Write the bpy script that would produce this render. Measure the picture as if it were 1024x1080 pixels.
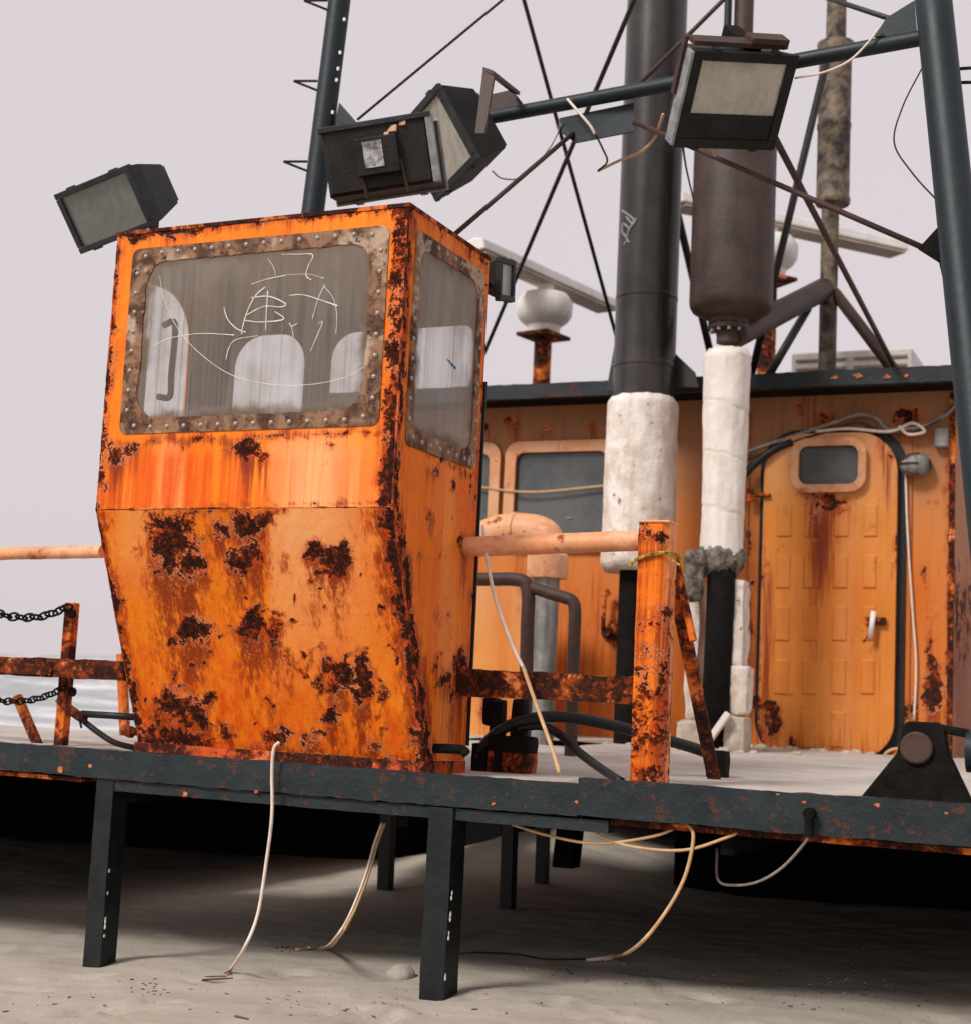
import bpy, bmesh, math, random
import numpy as np
from mathutils import Vector, Matrix

random.seed(7)
SC = bpy.context.scene
for o in list(bpy.data.objects):
    bpy.data.objects.remove(o)
COL = SC.collection

# ------------------------------------------------------------------ camera
# The ship's own axes are the world axes: X along the deck edge, Y across the
# deck, Z up, deck plate at z = 0.  The camera crouches on the sand.
CAM_H = 0.27
AX = np.array([0.9099921, -0.00647773, -0.41457499])
AY = np.array([0.41185778, 0.12946101, 0.902005])
AZ = np.array([0.04782835, -0.99156335, 0.12047641])
FPX, CX, CY = 1600.0, 512.0, 540.0          # focal length in px of a 1024 px wide frame

cam_d = bpy.data.cameras.new("camera")
cam = bpy.data.objects.new("camera", cam_d)
COL.objects.link(cam)
right = Vector((AX[0], AY[0], AZ[0])).normalized()
up = -Vector((AX[1], AY[1], AZ[1])).normalized()
back = right.cross(up)
M = Matrix.Identity(4)
for i in range(3):
    M[i][0], M[i][1], M[i][2] = right[i], up[i], back[i]
M[2][3] = CAM_H
cam.matrix_world = M
cam_d.sensor_fit = 'HORIZONTAL'
cam_d.sensor_width = 36
cam_d.lens = 36 * FPX / 1024
cam_d.clip_start = 0.05
cam_d.clip_end = 8000
cam_d.dof.use_dof = True
cam_d.dof.focus_distance = 4.75
cam_d.dof.aperture_fstop = 4.0
SC.camera = cam

# ------------------------------------------------------------------ overcast sky + weak wide sun
SUN_EL, SUN_AZ = math.radians(42), math.radians(-155)   # azimuth measured from +Y towards +X
w = bpy.data.worlds.new("World")
SC.world = w
w.use_nodes = True
wt = w.node_tree
wt.nodes.clear()
sky = wt.nodes.new('ShaderNodeTexSky')
sky.sky_type = 'NISHITA'
sky.sun_disc = False
sky.sun_elevation = SUN_EL
sky.sun_rotation = SUN_AZ
sky.dust_density = 6
sky.air_density = 1.0
hs = wt.nodes.new('ShaderNodeHueSaturation')
hs.inputs['Saturation'].default_value = 0.10
mixw = wt.nodes.new('ShaderNodeMix')
mixw.data_type = 'RGBA'
mixw.inputs[0].default_value = 0.93
mixw.inputs[7].default_value = (3.70, 3.36, 3.50, 1)     # the flat cloud layer
bg = wt.nodes.new('ShaderNodeBackground')
bg.inputs[1].default_value = 0.10
wo = wt.nodes.new('ShaderNodeOutputWorld')
wt.links.new(sky.outputs[0], hs.inputs['Color'])
wt.links.new(hs.outputs[0], mixw.inputs[6])
wt.links.new(mixw.outputs[2], bg.inputs[0])
wt.links.new(bg.outputs[0], wo.inputs[0])

sd = bpy.data.lights.new("sun", 'SUN')
sd.energy = 1.5
sd.angle = math.radians(15)
sd.color = (1.0, 0.965, 0.92)
sun = bpy.data.objects.new("sun", sd)
COL.objects.link(sun)
sdir = Vector((math.sin(SUN_AZ) * math.cos(SUN_EL), math.cos(SUN_AZ) * math.cos(SUN_EL), math.sin(SUN_EL)))
sun.rotation_euler = sdir.to_track_quat('Z', 'Y').to_euler()
sun.location = (-3, -4, 9)

SC.view_settings.view_transform = 'Standard'
SC.view_settings.look = 'None'
SC.view_settings.exposure = 0.97
SC.view_settings.gamma = 1.0
SC.view_settings.use_curve_mapping = False
SC.render.engine = 'CYCLES'
SC.render.resolution_x = 970
SC.render.resolution_y = 1024
try:
    SC.cycles.max_bounces = 8
    SC.cycles.transparent_max_bounces = 12
except Exception:
    pass

# ------------------------------------------------------------------ surveying helpers
def ray(px, py):
    d = np.array([px - CX, py - CY, FPX])
    return np.array([d @ AX, d @ AY, d @ AZ])
def P(px, py, Y):
    r = ray(px, py); r = r * (Y / r[1]); return Vector((r[0], r[1], r[2] + CAM_H))
def PX(px, py, X):
    r = ray(px, py); r = r * (X / r[0]); return Vector((r[0], r[1], r[2] + CAM_H))
def PZ(px, py, z):
    r = ray(px, py); r = r * ((z - CAM_H) / r[2]); return Vector((r[0], r[1], r[2] + CAM_H))
def proj(v):
    v = np.asarray(v, float) - np.array([0, 0, CAM_H])
    x = v[..., 0:1] * AX + v[..., 1:2] * AY + v[..., 2:3] * AZ
    return np.stack([FPX * x[..., 0] / x[..., 2] + CX, FPX * x[..., 1] / x[..., 2] + CY], -1)
def camvec(x, y, z):
    """direction given as (right, down, forward) of the survey view -> world"""
    d = np.array([x, y, z], float)
    return Vector((d @ AX, d @ AY, d @ AZ)).normalized()

# ------------------------------------------------------------------ numpy noise
def _h(ix, iy, iz):
    n = (ix * 374761393 + iy * 668265263 + iz * 1274126177) & 0x7fffffff
    n = ((n ^ (n >> 13)) * 1274126177) & 0x7fffffff
    return ((n ^ (n >> 16)) & 0xffff) / 65535.0
def vnoise(p):
    p = np.asarray(p, float)
    i = np.floor(p).astype(np.int64); f = p - i; f = f * f * (3 - 2 * f)
    r = 0
    for dx in (0, 1):
        for dy in (0, 1):
            for dz in (0, 1):
                wgt = (f[..., 0] if dx else 1 - f[..., 0]) * (f[..., 1] if dy else 1 - f[..., 1]) * (f[..., 2] if dz else 1 - f[..., 2])
                r = r + wgt * _h(i[..., 0] + dx, i[..., 1] + dy, i[..., 2] + dz)
    return r
def fbm(p, oct=4, gain=.5):
    p = np.asarray(p, float); a = 1; s = 0; t = 0
    for k in range(oct):
        s = s + a * vnoise(p * (2 ** k) + 17.3 * k); t += a; a *= gain
    return s / t

# ------------------------------------------------------------------ material helpers
class NT:
    def __init__(s, name):
        s.m = bpy.data.materials.new(name); s.m.use_nodes = True
        s.t = s.m.node_tree; s.t.nodes.clear()
        s.out = s.n('OutputMaterial'); s.tc = s.n('TexCoord'); s.obj = s.tc.outputs['Object']
    def n(s, typ): return s.t.nodes.new('ShaderNode' + typ)
    def L(s, a, b): s.t.links.new(a, b)
    def _set(s, sock, v):
        if isinstance(v, bpy.types.NodeSocket): s.L(v, sock)
        else:
            if sock.type == 'RGBA' and len(v) == 3: v = (*v, 1)
            sock.default_value = v
    def map(s, scale, vec=None, loc=(0, 0, 0)):
        m = s.n('Mapping'); m.inputs['Scale'].default_value = scale; m.inputs['Location'].default_value = loc
        s.L(vec or s.obj, m.inputs['Vector']); return m.outputs[0]
    def noise(s, scale, detail=5, rough=.55, vec=None, dist=0):
        n = s.n('TexNoise'); s.L(vec or s.obj, n.inputs['Vector'])
        n.inputs['Scale'].default_value = scale; n.inputs['Detail'].default_value = detail
        n.inputs['Roughness'].default_value = rough; n.inputs['Distortion'].default_value = dist
        return n.outputs['Fac']
    def vor(s, scale, vec=None):
        n = s.n('TexVoronoi'); s.L(vec or s.obj, n.inputs['Vector']); n.inputs['Scale'].default_value = scale
        return n.outputs['Distance']
    def ma(s, op, a, b=0.0, clamp=False):
        n = s.n('Math'); n.operation = op; n.use_clamp = clamp
        s._set(n.inputs[0], a); s._set(n.inputs[1], b); return n.outputs[0]
    def ss(s, a, lo, hi):
        n = s.n('MapRange'); n.interpolation_type = 'SMOOTHSTEP'
        s._set(n.inputs[0], a); n.inputs[1].default_value = lo; n.inputs[2].default_value = hi
        return n.outputs[0]
    def mix(s, f, a, b, mode='MIX'):
        n = s.n('Mix'); n.data_type = 'RGBA'; n.blend_type = mode
        s._set(n.inputs[0], f); s._set(n.inputs[6], a); s._set(n.inputs[7], b); return n.outputs[2]
    def attr(s, name):
        n = s.n('Attribute'); n.attribute_name = name; return n.outputs['Fac']
    def bump(s, h, strength=.4, dist=.01):
        n = s.n('Bump'); n.inputs['Strength'].default_value = strength; n.inputs['Distance'].default_value = dist
        s.L(h, n.inputs['Height']); return n.outputs[0]
    def rnd(s):
        return s.n('ObjectInfo').outputs['Random']
    def bsdf(s, col, rough=.6, metal=0.0, normal=None, spec=.5, coat=0):
        b = s.n('BsdfPrincipled')
        s._set(b.inputs['Base Color'], col); s._set(b.inputs['Roughness'], rough); s._set(b.inputs['Metallic'], metal)
        b.inputs['Specular IOR Level'].default_value = spec
        b.inputs['Coat Weight'].default_value = coat
        if normal: s.L(normal, b.inputs['Normal'])
        s.L(b.outputs[0], s.out.inputs[0]); return b

RUST_D, RUST_M, RUST_O = (.010, .0032, .0024), (.072, .0125, .004), (.36, .055, .005)

def rusty(name, paint, paint2, amount=.42, scale=9, streak=.5, rough=.5, use_attr=False, stain=(.62, .12, .008), bump=.35, zs=1.0, spec=.28, soft=.10, pale=None, lite=.28, drp=.30):
    t = NT(name)
    v = t.obj
    n_big = t.noise(scale * .35, 4, .6)
    n_fine = t.noise(scale * 5, 8, .72, dist=.6)
    n_mid = t.noise(scale, 7, .68, dist=.5)
    vs = t.map((26, 26, 1.5))
    n_st = t.noise(1.0, 5, .6, vec=vs)
    n_st2 = t.noise(1.0, 4, .6, vec=t.map((85, 85, 2.5)))
    col = t.mix(t.ss(n_big, .35, .65), paint, paint2)
    if use_attr:
        R = t.attr('rust'); S = t.attr('stain'); B = t.attr('pale')
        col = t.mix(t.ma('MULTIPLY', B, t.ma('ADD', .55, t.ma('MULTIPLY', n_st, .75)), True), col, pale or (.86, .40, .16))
        sf = t.ma('MULTIPLY', S, t.ma('ADD', .15 + (.30 - drp) * 1.6, t.ma('MULTIPLY', t.ss(n_st, .3, .66), 1.15 - (.30 - drp) * 2.6)), True)
        col = t.mix(sf, col, stain)
        D = t.attr('drip')
        sf2 = t.ss(t.ma('ADD', t.ma('MULTIPLY', D, .98), t.ma('MULTIPLY', t.ma('SUBTRACT', t.ma('ADD', t.ma('MULTIPLY', n_st, .35), t.ma('MULTIPLY', n_st2, .65)), .5), 2.3)), .20, .72)
        col = t.mix(t.ma('MULTIPLY', sf2, .92), col, (.20, .024, .0045))
        drip = t.ma('MULTIPLY', t.ss(n_st2, .52, .72), drp)
        col = t.mix(drip, col, t.mix(.5, stain, paint))
        col = t.mix(t.ma('MULTIPLY', t.ss(n_st2, .40, .28), lite), col, (.90, .44, .15))
        f = t.ma('ADD', t.ma('ADD', R, t.ma('MULTIPLY', t.ma('SUBTRACT', n_mid, .5), 2.2)), t.ma('MULTIPLY', t.ma('SUBTRACT', n_fine, .5), 1.5))
        # halo of burnt orange round each scab, then the dark scab itself
        halo = t.ss(f, .26, .60)
        heavy = t.ss(f, .56, .70); hl_ = .56
    else:
        f = t.ma('ADD', t.ma('MULTIPLY', n_mid, .7), t.ma('MULTIPLY', n_fine, .3))
        f = t.ma('ADD', f, t.ma('MULTIPLY', t.ma('SUBTRACT', n_big, .5), .5))
        lo = 1 - amount
        sf = t.ma('MULTIPLY', t.ss(n_st, .42, .7), streak, True)
        col = t.mix(sf, col, stain)
        halo = t.ss(f, lo - .20, lo)
        heavy = t.ss(f, lo - .03, lo + soft - .03); hl_ = lo - .03
    rc = t.mix(t.ss(n_fine, .42, .62), RUST_D, RUST_M)
    rc = t.mix(t.ma('MULTIPLY', t.ss(t.noise(scale * 2.3, 6, .7), .52, .64), .70), rc, RUST_O)
    col = t.mix(t.ma('MULTIPLY', halo, .8), col, t.mix(t.ss(n_mid, .4, .6), stain, (.30, .045, .006)))
    lip = t.ma('MULTIPLY', t.ma('SUBTRACT', t.ss(f, hl_ - .10, hl_ - .03), t.ss(f, hl_ - .02, hl_ + .03)), t.ss(n_big, .42, .6))
    col = t.mix(t.ma('MULTIPLY', lip, .55), col, (.88, .50, .26))
    col = t.mix(heavy, col, rc)
    spk = t.ss(t.noise(scale * 14, 3, .6), .69, .74)
    col = t.mix(t.ma('MULTIPLY', spk, .55), col, (.16, .03, .006))
    h = t.ma('ADD', t.ma('MULTIPLY', heavy, t.ma('ADD', .25, n_fine)), t.ma('ADD', t.ma('MULTIPLY', n_mid, .45), t.ma('MULTIPLY', n_st2, .08)))
    rg = t.mix(heavy, (rough,) * 3, (.93,) * 3)
    rr = t.n('RGBToBW'); t.L(rg, rr.inputs[0])
    t.bsdf(col, rr.outputs[0], 0, t.bump(h, bump, .012), spec)
    return t.m

def plainm(name, c1, c2, rough=.6, scale=8, bump=.2, metal=0.0, spec=.4, bscale=40, spots=None, spotamt=.68, streak=0, streakc=(.02, .015, .012)):
    t = NT(name)
    n = t.noise(scale, 6, .65, dist=.3); b = t.noise(bscale, 6, .65)
    col = t.mix(t.ss(n, .32, .68), c1, c2)
    if streak:
        st = t.noise(1.0, 5, .6, vec=t.map((18, 18, 1.1)))
        col = t.mix(t.ma('MULTIPLY', t.ss(st, .45, .65), streak), col, streakc)
    h = b
    if spots:
        s_ = t.ss(t.ma('ADD', t.ma('MULTIPLY', t.noise(scale * 1.7, 7, .7), .6), t.ma('MULTIPLY', b, .4)), spotamt, spotamt + .05)
        col = t.mix(s_, col, spots); h = t.ma('SUBTRACT', b, t.ma('MULTIPLY', s_, .6))
    rv = t.ma('ADD', rough - .12, t.ma('MULTIPLY', n, .24))
    t.bsdf(col, rv, metal, t.bump(h, bump, .008), spec)
    return t.m

MAT = {}
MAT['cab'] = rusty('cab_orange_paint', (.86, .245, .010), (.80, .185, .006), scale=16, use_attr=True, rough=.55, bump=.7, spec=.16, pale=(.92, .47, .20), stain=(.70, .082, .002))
MAT['flange'] = rusty('red_rust_flange', (.62, .10, .012), (.42, .05, .008), amount=.54, scale=12, streak=.3, rough=.7, stain=(.5, .06, .008))
MAT['rail_orange'] = rusty('rail_orange_paint', (.78, .23, .03), (.72, .19, .02), amount=.50, scale=8, streak=.5, rough=.45)
MAT['rail_heavy'] = rusty('rail_heavy_rust', (.74, .19, .02), (.50, .065, .012), amount=.545, scale=9, streak=.6, rough=.7, bump=.8)
MAT['peach_paint'] = rusty('peach_paint', (.80, .46, .28), (.74, .38, .20), amount=.34, scale=5, streak=.35, rough=.5, stain=(.66, .26, .08))
MAT['rail_pale'] = rusty('rail_bleached_paint', (.82, .44, .26), (.78, .36, .17), amount=.375, scale=6, streak=.2, rough=.5, stain=(.7, .2, .04))
MAT['house'] = rusty('house_tan_paint', (.54, .205, .060), (.60, .23, .055), scale=6, use_attr=True, rough=.6, stain=(.56, .125, .006), pale=(.27, .140, .072), bump=.4, lite=.0, drp=.06)  # pale is a darker brown, carrying the front wall's painted eaves shade
MAT['door'] = rusty('door_tan_paint', (.68, .27, .055), (.60, .215, .03), scale=8, use_attr=True, rough=.5, stain=(.58, .12, .005), pale=(.66, .33, .15), bump=.3, lite=.05, drp=.08)
MAT['frame_tan'] = rusty('window_frame_tan', (.64, .36, .20), (.58, .30, .15), amount=.36, scale=10, streak=.2, rough=.5)
MAT['teal'] = plainm('dark_teal_paint', (.008, .0145, .0175), (.016, .024, .0275), .5, 6, .45, spec=.3, bscale=45, spots=(.075, .022, .010), spotamt=.535)
MAT['teal_mast'] = plainm('mast_teal_paint', (.0055, .012, .016), (.010, .019, .0235), .5, 5, .18, spec=.35, spots=(.55, .45, .38), spotamt=.70)
MAT['black_leg'] = plainm('leg_black_paint', (.005, .0075, .0085), (.011, .014, .015), .36, 9, .22, spec=.35, bscale=60, spots=(.07, .028, .015), spotamt=.655)
MAT['black'] = plainm('matt_black', (.0035, .0032, .003), (.012, .0095, .008), .8, 12, 1.0, spec=.12)
MAT['blackpipe'] = plainm('black_glossy_pipe', (.020, .016, .015), (.042, .034, .031), .32, 3, .10, spec=.45, streak=.75, streakc=(.010, .008, .008))
MAT['brownpipe'] = plainm('brown_rust_pipe', (.034, .018, .013), (.070, .040, .031), .55, 5, .3, spots=(.20, .16, .15), spotamt=.64, streak=.35)
MAT['brownrod'] = plainm('brown_rod', (.035, .018, .013), (.075, .032, .020), .6, 14, .3)
MAT['blackrod'] = plainm('black_rod', (.012, .012, .012), (.030, .022, .018), .5, 14, .2)
MAT['lagging'] = plainm('white_lagging', (.82, .77, .71), (.62, .53, .44), .9, 9, 1.0, bscale=30, spots=(.20, .12, .07), spotamt=.60, streak=.35, streakc=(.42, .26, .15))
MAT['lag_smooth'] = plainm('white_canvas_lagging', (.84, .79, .73), (.72, .65, .57), .88, 7, .7, bscale=22, spots=(.42, .28, .18), spotamt=.63, streak=.15, streakc=(.5, .36, .24))
MAT['lag_dark'] = plainm('torn_lagging', (.30, .26, .21), (.045, .035, .028), .9, 22, .9, bscale=60)
MAT['mottled'] = plainm('mottled_stack', (.26, .19, .125), (.012, .011, .012), .6, 11, .3, streak=.3)
MAT['lamp_dark'] = plainm('lamp_housing_dark', (.018, .022, .023), (.038, .042, .043), .6, 14, .35, spec=.3, bscale=90, spots=(.28, .24, .20), spotamt=.715)
MAT['lamp_black'] = plainm('lamp_housing_black', (.007, .007, .0065), (.019, .018, .016), .6, 12, .35, spec=.25, bscale=90, spots=(.30, .24, .19), spotamt=.66)
MAT['lamp_grey'] = plainm('lamp_rim_grey', (.17, .18, .18), (.30, .31, .31), .5, 20, .25)
MAT['reflector'] = plainm('lamp_reflector', (.90, .87, .78), (.82, .78, .68), .45, 9, .1)
MAT['reflector_dk'] = plainm('lamp_reflector_dirty', (.24, .28, .27), (.36, .39, .37), .55, 9, .1)
MAT['reflector_tan'] = plainm('lamp_reflector_tan', (.34, .27, .18), (.24, .19, .13), .6, 9, .1, streak=.4)
MAT['white'] = plainm('off_white_plastic', (.78, .75, .72), (.66, .62, .58), .5, 6, .1, streak=.15, streakc=(.4, .3, .22))
MAT['tan_under'] = plainm('radar_underside', (.50, .40, .32), (.44, .34, .26), .6, 6, .1)
MAT['cable_w'] = plainm('cable_white', (.78, .68, .60), (.66, .52, .42), .5, 30, .1)
MAT['cable_t'] = plainm('cable_tan', (.60, .38, .20), (.48, .28, .13), .55, 30, .1)
MAT['cable_b'] = plainm('cable_black', (.006, .0065, .007), (.016, .016, .016), .45, 20, .3, spec=.3)
MAT['cable_g'] = plainm('cable_grey', (.30, .26, .23), (.20, .16, .14), .6, 20, .1)
MAT['copper'] = plainm('bare_copper', (.40, .10, .04), (.25, .06, .03), .4, 30, .1, metal=.5)
MAT['rivet'] = plainm('rivet_metal', (.50, .47, .44), (.26, .20, .17), .45, 60, .1, metal=.3)
MAT['concrete'] = plainm('pale_rubble', (.52, .46, .38), (.40, .33, .25), .9, 14, .6, bscale=50)
MAT['grey_pipe'] = plainm('grey_pipe', (.30, .29, .27), (.17, .16, .15), .6, 8, .3, streak=.5)
MAT['scratch'] = plainm('scratched_glass', (.74, .72, .68), (.60, .57, .52), .9, 40, .0)
MAT['twig'] = plainm('twig_brown', (.10, .04, .025), (.16, .08, .05), .8, 30, .2)
MAT['rope'] = plainm('yellow_rope', (.60, .36, .04), (.06, .04, .01), .8, 60, .3)
MAT['blue_ink'] = plainm('blue_ink', (.02, .16, .36), (.03, .22, .42), .6, 60, .0)
MAT['sticker'] = plainm('peeling_sticker', (.62, .61, .60), (.10, .10, .10), .7, 38, .2)
MAT['peach'] = plainm('peach_primer', (.62, .38, .24), (.55, .33, .2), .8, 38, .2)
MAT['inside'] = plainm('cab_inside', (.27, .25, .215), (.19, .17, .14), .8, 6, .1)
MAT['hull'] = plainm('hull_black', (.004, .004, .004), (.008, .007, .006), .9, 3, .3, spec=.1, spots=(.10, .04, .02), spotamt=.62)
MAT['rust_chip'] = plainm('rust_chip', (.62, .20, .06), (.34, .09, .03), .85, 60, .5)
MAT['house_seam'] = plainm('house_seam', (.40, .13, .03), (.20, .06, .02), .8, 30, .4)
MAT['pane_dark'] = None

def frame_mat():
    t = NT('window_gasket_plate')
    n = t.noise(11, 7, .7, dist=.6); f = t.noise(60, 6, .7); g = t.noise(5, 4, .6)
    col = t.mix(t.ss(n, .42, .58), (.27, .145, .080), (.090, .038, .020))
    col = t.mix(t.ss(g, .56, .64), col, (.44, .31, .22))
    col = t.mix(t.ss(t.ma('ADD', t.ma('MULTIPLY', n, .5), t.ma('MULTIPLY', f, .5)), .53, .59), col, (.040, .016, .010))
    zz = t.n('SeparateXYZ'); t.L(t.obj, zz.inputs[0])
    t.bsdf(col, .75, 0, t.bump(t.ma('ADD', n, f), .5, .006), .3)
    return t.m
MAT['gasket'] = frame_mat()

def glass_mat(name, film=.42, *a, rect=None, **k): return glass_mat_(name, film, *a, rect=rect, **k)
def glass_mat_(name, film=.42, dirt=(.52, .48, .42), dirt2=(.34, .29, .23), streaks=True, gloss=.06, tint=(.95, .95, .94), rect=None):
    t = NT(name)
    st = t.noise(1.0, 5, .6, vec=t.map((30, 30, 1.2)))
    st2 = t.noise(1.0, 4, .55, vec=t.map((95, 95, .8)))
    big = t.noise(4, 5, .6)
    f = t.ma('ADD', film - .16, t.ma('MULTIPLY', t.ss(st, .3, .7), .16))
    f = t.ma('ADD', f, t.ma('MULTIPLY', t.ss(big, .4, .7), .18))
    col = t.mix(t.ss(big, .35, .65), dirt, dirt2)
    if streaks:
        run = t.ss(st2, .585, .625)
        col = t.mix(t.ma('MULTIPLY', run, .7), col, (.36, .17, .07))
        f = t.ma('ADD', f, t.ma('MULTIPLY', run, .25), True)
    if rect:
        ax_, c1_, h1_, c2_, h2_ = rect; sp = t.n('SeparateXYZ'); t.L(t.obj, sp.inputs[0])
        e1 = t.ma('SUBTRACT', h1_, t.ma('ABSOLUTE', t.ma('SUBTRACT', sp.outputs[ax_], c1_))); e2 = t.ma('SUBTRACT', h2_, t.ma('ABSOLUTE', t.ma('SUBTRACT', sp.outputs[2], c2_)))
        e = t.ma('ADD', t.ma('MINIMUM', e1, e2), t.ma('MULTIPLY', t.ma('SUBTRACT', t.noise(14, 6, .65), .5), .11))
        gr = t.ss(e, .055, -.005)
        f = t.ma('ADD', f, t.ma('MULTIPLY', gr, .55), True); col = t.mix(gr, col, (.20, .13, .08))
        low = t.ss(t.ma('ADD', sp.outputs[2], t.ma('MULTIPLY', st, .2)), rect[3] + .05, rect[3] + rect[4] + .1)
        f = t.ma('ADD', f, t.ma('MULTIPLY', low, .22), True)
    tr = t.n('BsdfTransparent'); tr.inputs[0].default_value = (*tint, 1)
    df = t.n('BsdfDiffuse'); t.L(col, df.inputs[0])
    tl = t.n('BsdfTranslucent'); t.L(col, tl.inputs[0])
    add = t.n('MixShader'); add.inputs[0].default_value = .35
    t.L(df.outputs[0], add.inputs[1]); t.L(tl.outputs[0], add.inputs[2])
    m1 = t.n('MixShader'); t.L(f, m1.inputs[0]); t.L(tr.outputs[0], m1.inputs[1]); t.L(add.outputs[0], m1.inputs[2])
    gl = t.n('BsdfGlossy'); gl.inputs['Roughness'].default_value = .12
    m2 = t.n('MixShader'); m2.inputs[0].default_value = gloss
    t.L(m1.outputs[0], m2.inputs[1]); t.L(gl.outputs[0], m2.inputs[2])
    t.L(m2.outputs[0], t.out.inputs[0])
    return t.m
MAT['glass_cab'] = glass_mat('cab_dirty_glass', .20, (.48, .42, .34), (.32, .26, .19), gloss=.05, rect=(0, -.011, .445, 1.415, .279))
MAT['glass_side'] = glass_mat('cab_side_dirty_glass', .32, (.58, .53, .46), (.40, .34, .26), streaks=True, gloss=.05, rect=(1, -.14, .225, 1.394, .30))
MAT['glass_lamp'] = glass_mat('lamp_glass', .42, (.92, .90, .83), (.84, .81, .72), False, .06)
MAT['glass_lamp_dk'] = glass_mat('lamp_glass_dirty', .36, (.50, .54, .53), (.36, .40, .39), False, .06)
t_ = NT('dark_window_pane')
MAT['pane_dark'] = t_.m
t_.bsdf(t_.mix(t_.ss(t_.noise(3, 4, .6), .35, .65), (.055, .060, .060), (.105, .110, .108)), .22, 0, None, .5)

def sand_mat(name, c1, c2, c3, wet=False, sc=1.0):
    t = NT(name)
    big = t.noise(.9 * sc, 5, .6); mid = t.noise(7 * sc, 6, .65, dist=.5); gr = t.noise(420, 3, .7); g2 = t.noise(1300, 2, .6)
    rip = t.noise(1.0, 4, .55, vec=t.map((2.2 * sc, 12 * sc, 1)))
    col = t.mix(t.ss(big, .35, .65), c1, c2)
    col = t.mix(t.ma('MULTIPLY', t.ss(rip, .5, .72), .5), col, c3)
    col = t.mix(t.ma('MULTIPLY', t.ss(gr, .58, .70), .45), col, (.10, .085, .07))
    pt = t.noise(38 * sc, 5, .7); col = t.mix(t.ma('MULTIPLY', t.ss(pt, .50, .68), .32), col, (.52, .465, .40)); col = t.mix(t.ma('MULTIPLY', t.ss(t.noise(3.1 * sc, 6, .7, dist=1.2), .55, .66), .35), col, c3)
    h = t.ma('ADD', t.ma('MULTIPLY', mid, .6), t.ma('ADD', t.ma('ADD', t.ma('MULTIPLY', gr, .14), t.ma('MULTIPLY', pt, .30)), t.ma('MULTIPLY', rip, .3)))
    t.bsdf(col, .92, 0, t.bump(h, .6, .02), .2)
    return t.m
MAT['sand'] = sand_mat('beach_sand', (.45, .395, .33), (.385, .335, .275), (.30, .26, .21))
MAT['deck_sand'] = sand_mat('deck_sand_pale', (.56, .505, .45), (.45, .40, .35), (.24, .21, .18), sc=1.9)
def sea_mat():
    t = NT('sea_water')
    n = t.noise(1.0, 6, .6, vec=t.map((.16, .5, 1))); s = t.noise(1.0, 5, .6, vec=t.map((.9, 2.4, 1)))
    foam = t.ss(t.ma('ADD', t.ma('MULTIPLY', n, .6), t.ma('MULTIPLY', s, .4)), .46, .62)
    col = t.mix(foam, (.30, .31, .315), (.72, .70, .70))
    t.bsdf(col, .35, 0, t.bump(s, .25, .15), .5)
    return t.m
MAT['sea'] = sea_mat()

# ------------------------------------------------------------------ object helpers
def new_obj(name, verts, faces, mat, parent=None, smooth=False, attrs=None, loc=None):
    """verts in world coordinates; a part is stored relative to its thing's empty."""
    base = Vector((0, 0, 0))
    if parent is not None:
        q = parent
        while q is not None:
            base += q.location; q = q.parent
    elif loc is not None:
        base = Vector(loc)
    V = np.asarray(verts, float).reshape(-1, 3) - np.array(base)
    me = bpy.data.meshes.new(name)
    me.from_pydata(V.tolist(), [], [list(map(int, f)) for f in faces])
    me.validate(); me.update()
    if attrs:
        for k, a in attrs.items():
            at = me.attributes.new(k, 'FLOAT', 'POINT'); at.data.foreach_set('value', np.asarray(a, np.float32))
    if smooth:
        me.polygons.foreach_set('use_smooth', [True] * len(me.polygons))
    o = bpy.data.objects.new(name, me)
    COL.objects.link(o)
    if parent is not None: o.parent = parent
    elif loc is not None: o.location = loc
    if mat: me.materials.append(MAT[mat] if isinstance(mat, str) else mat)
    return o
def tag(o, label, cat, group=None, kind=None):
    if label: o['label'] = label
    if cat: o['category'] = cat
    if group: o['group'] = group
    if kind: o['kind'] = kind
    return o
def thing(name, label, cat, loc, group=None):
    o = bpy.data.objects.new(name, None); COL.objects.link(o)
    o.location = loc; o.empty_display_size = .1
    return tag(o, label, cat, group)
def struct(o):
    o['kind'] = 'structure'; return o

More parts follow.
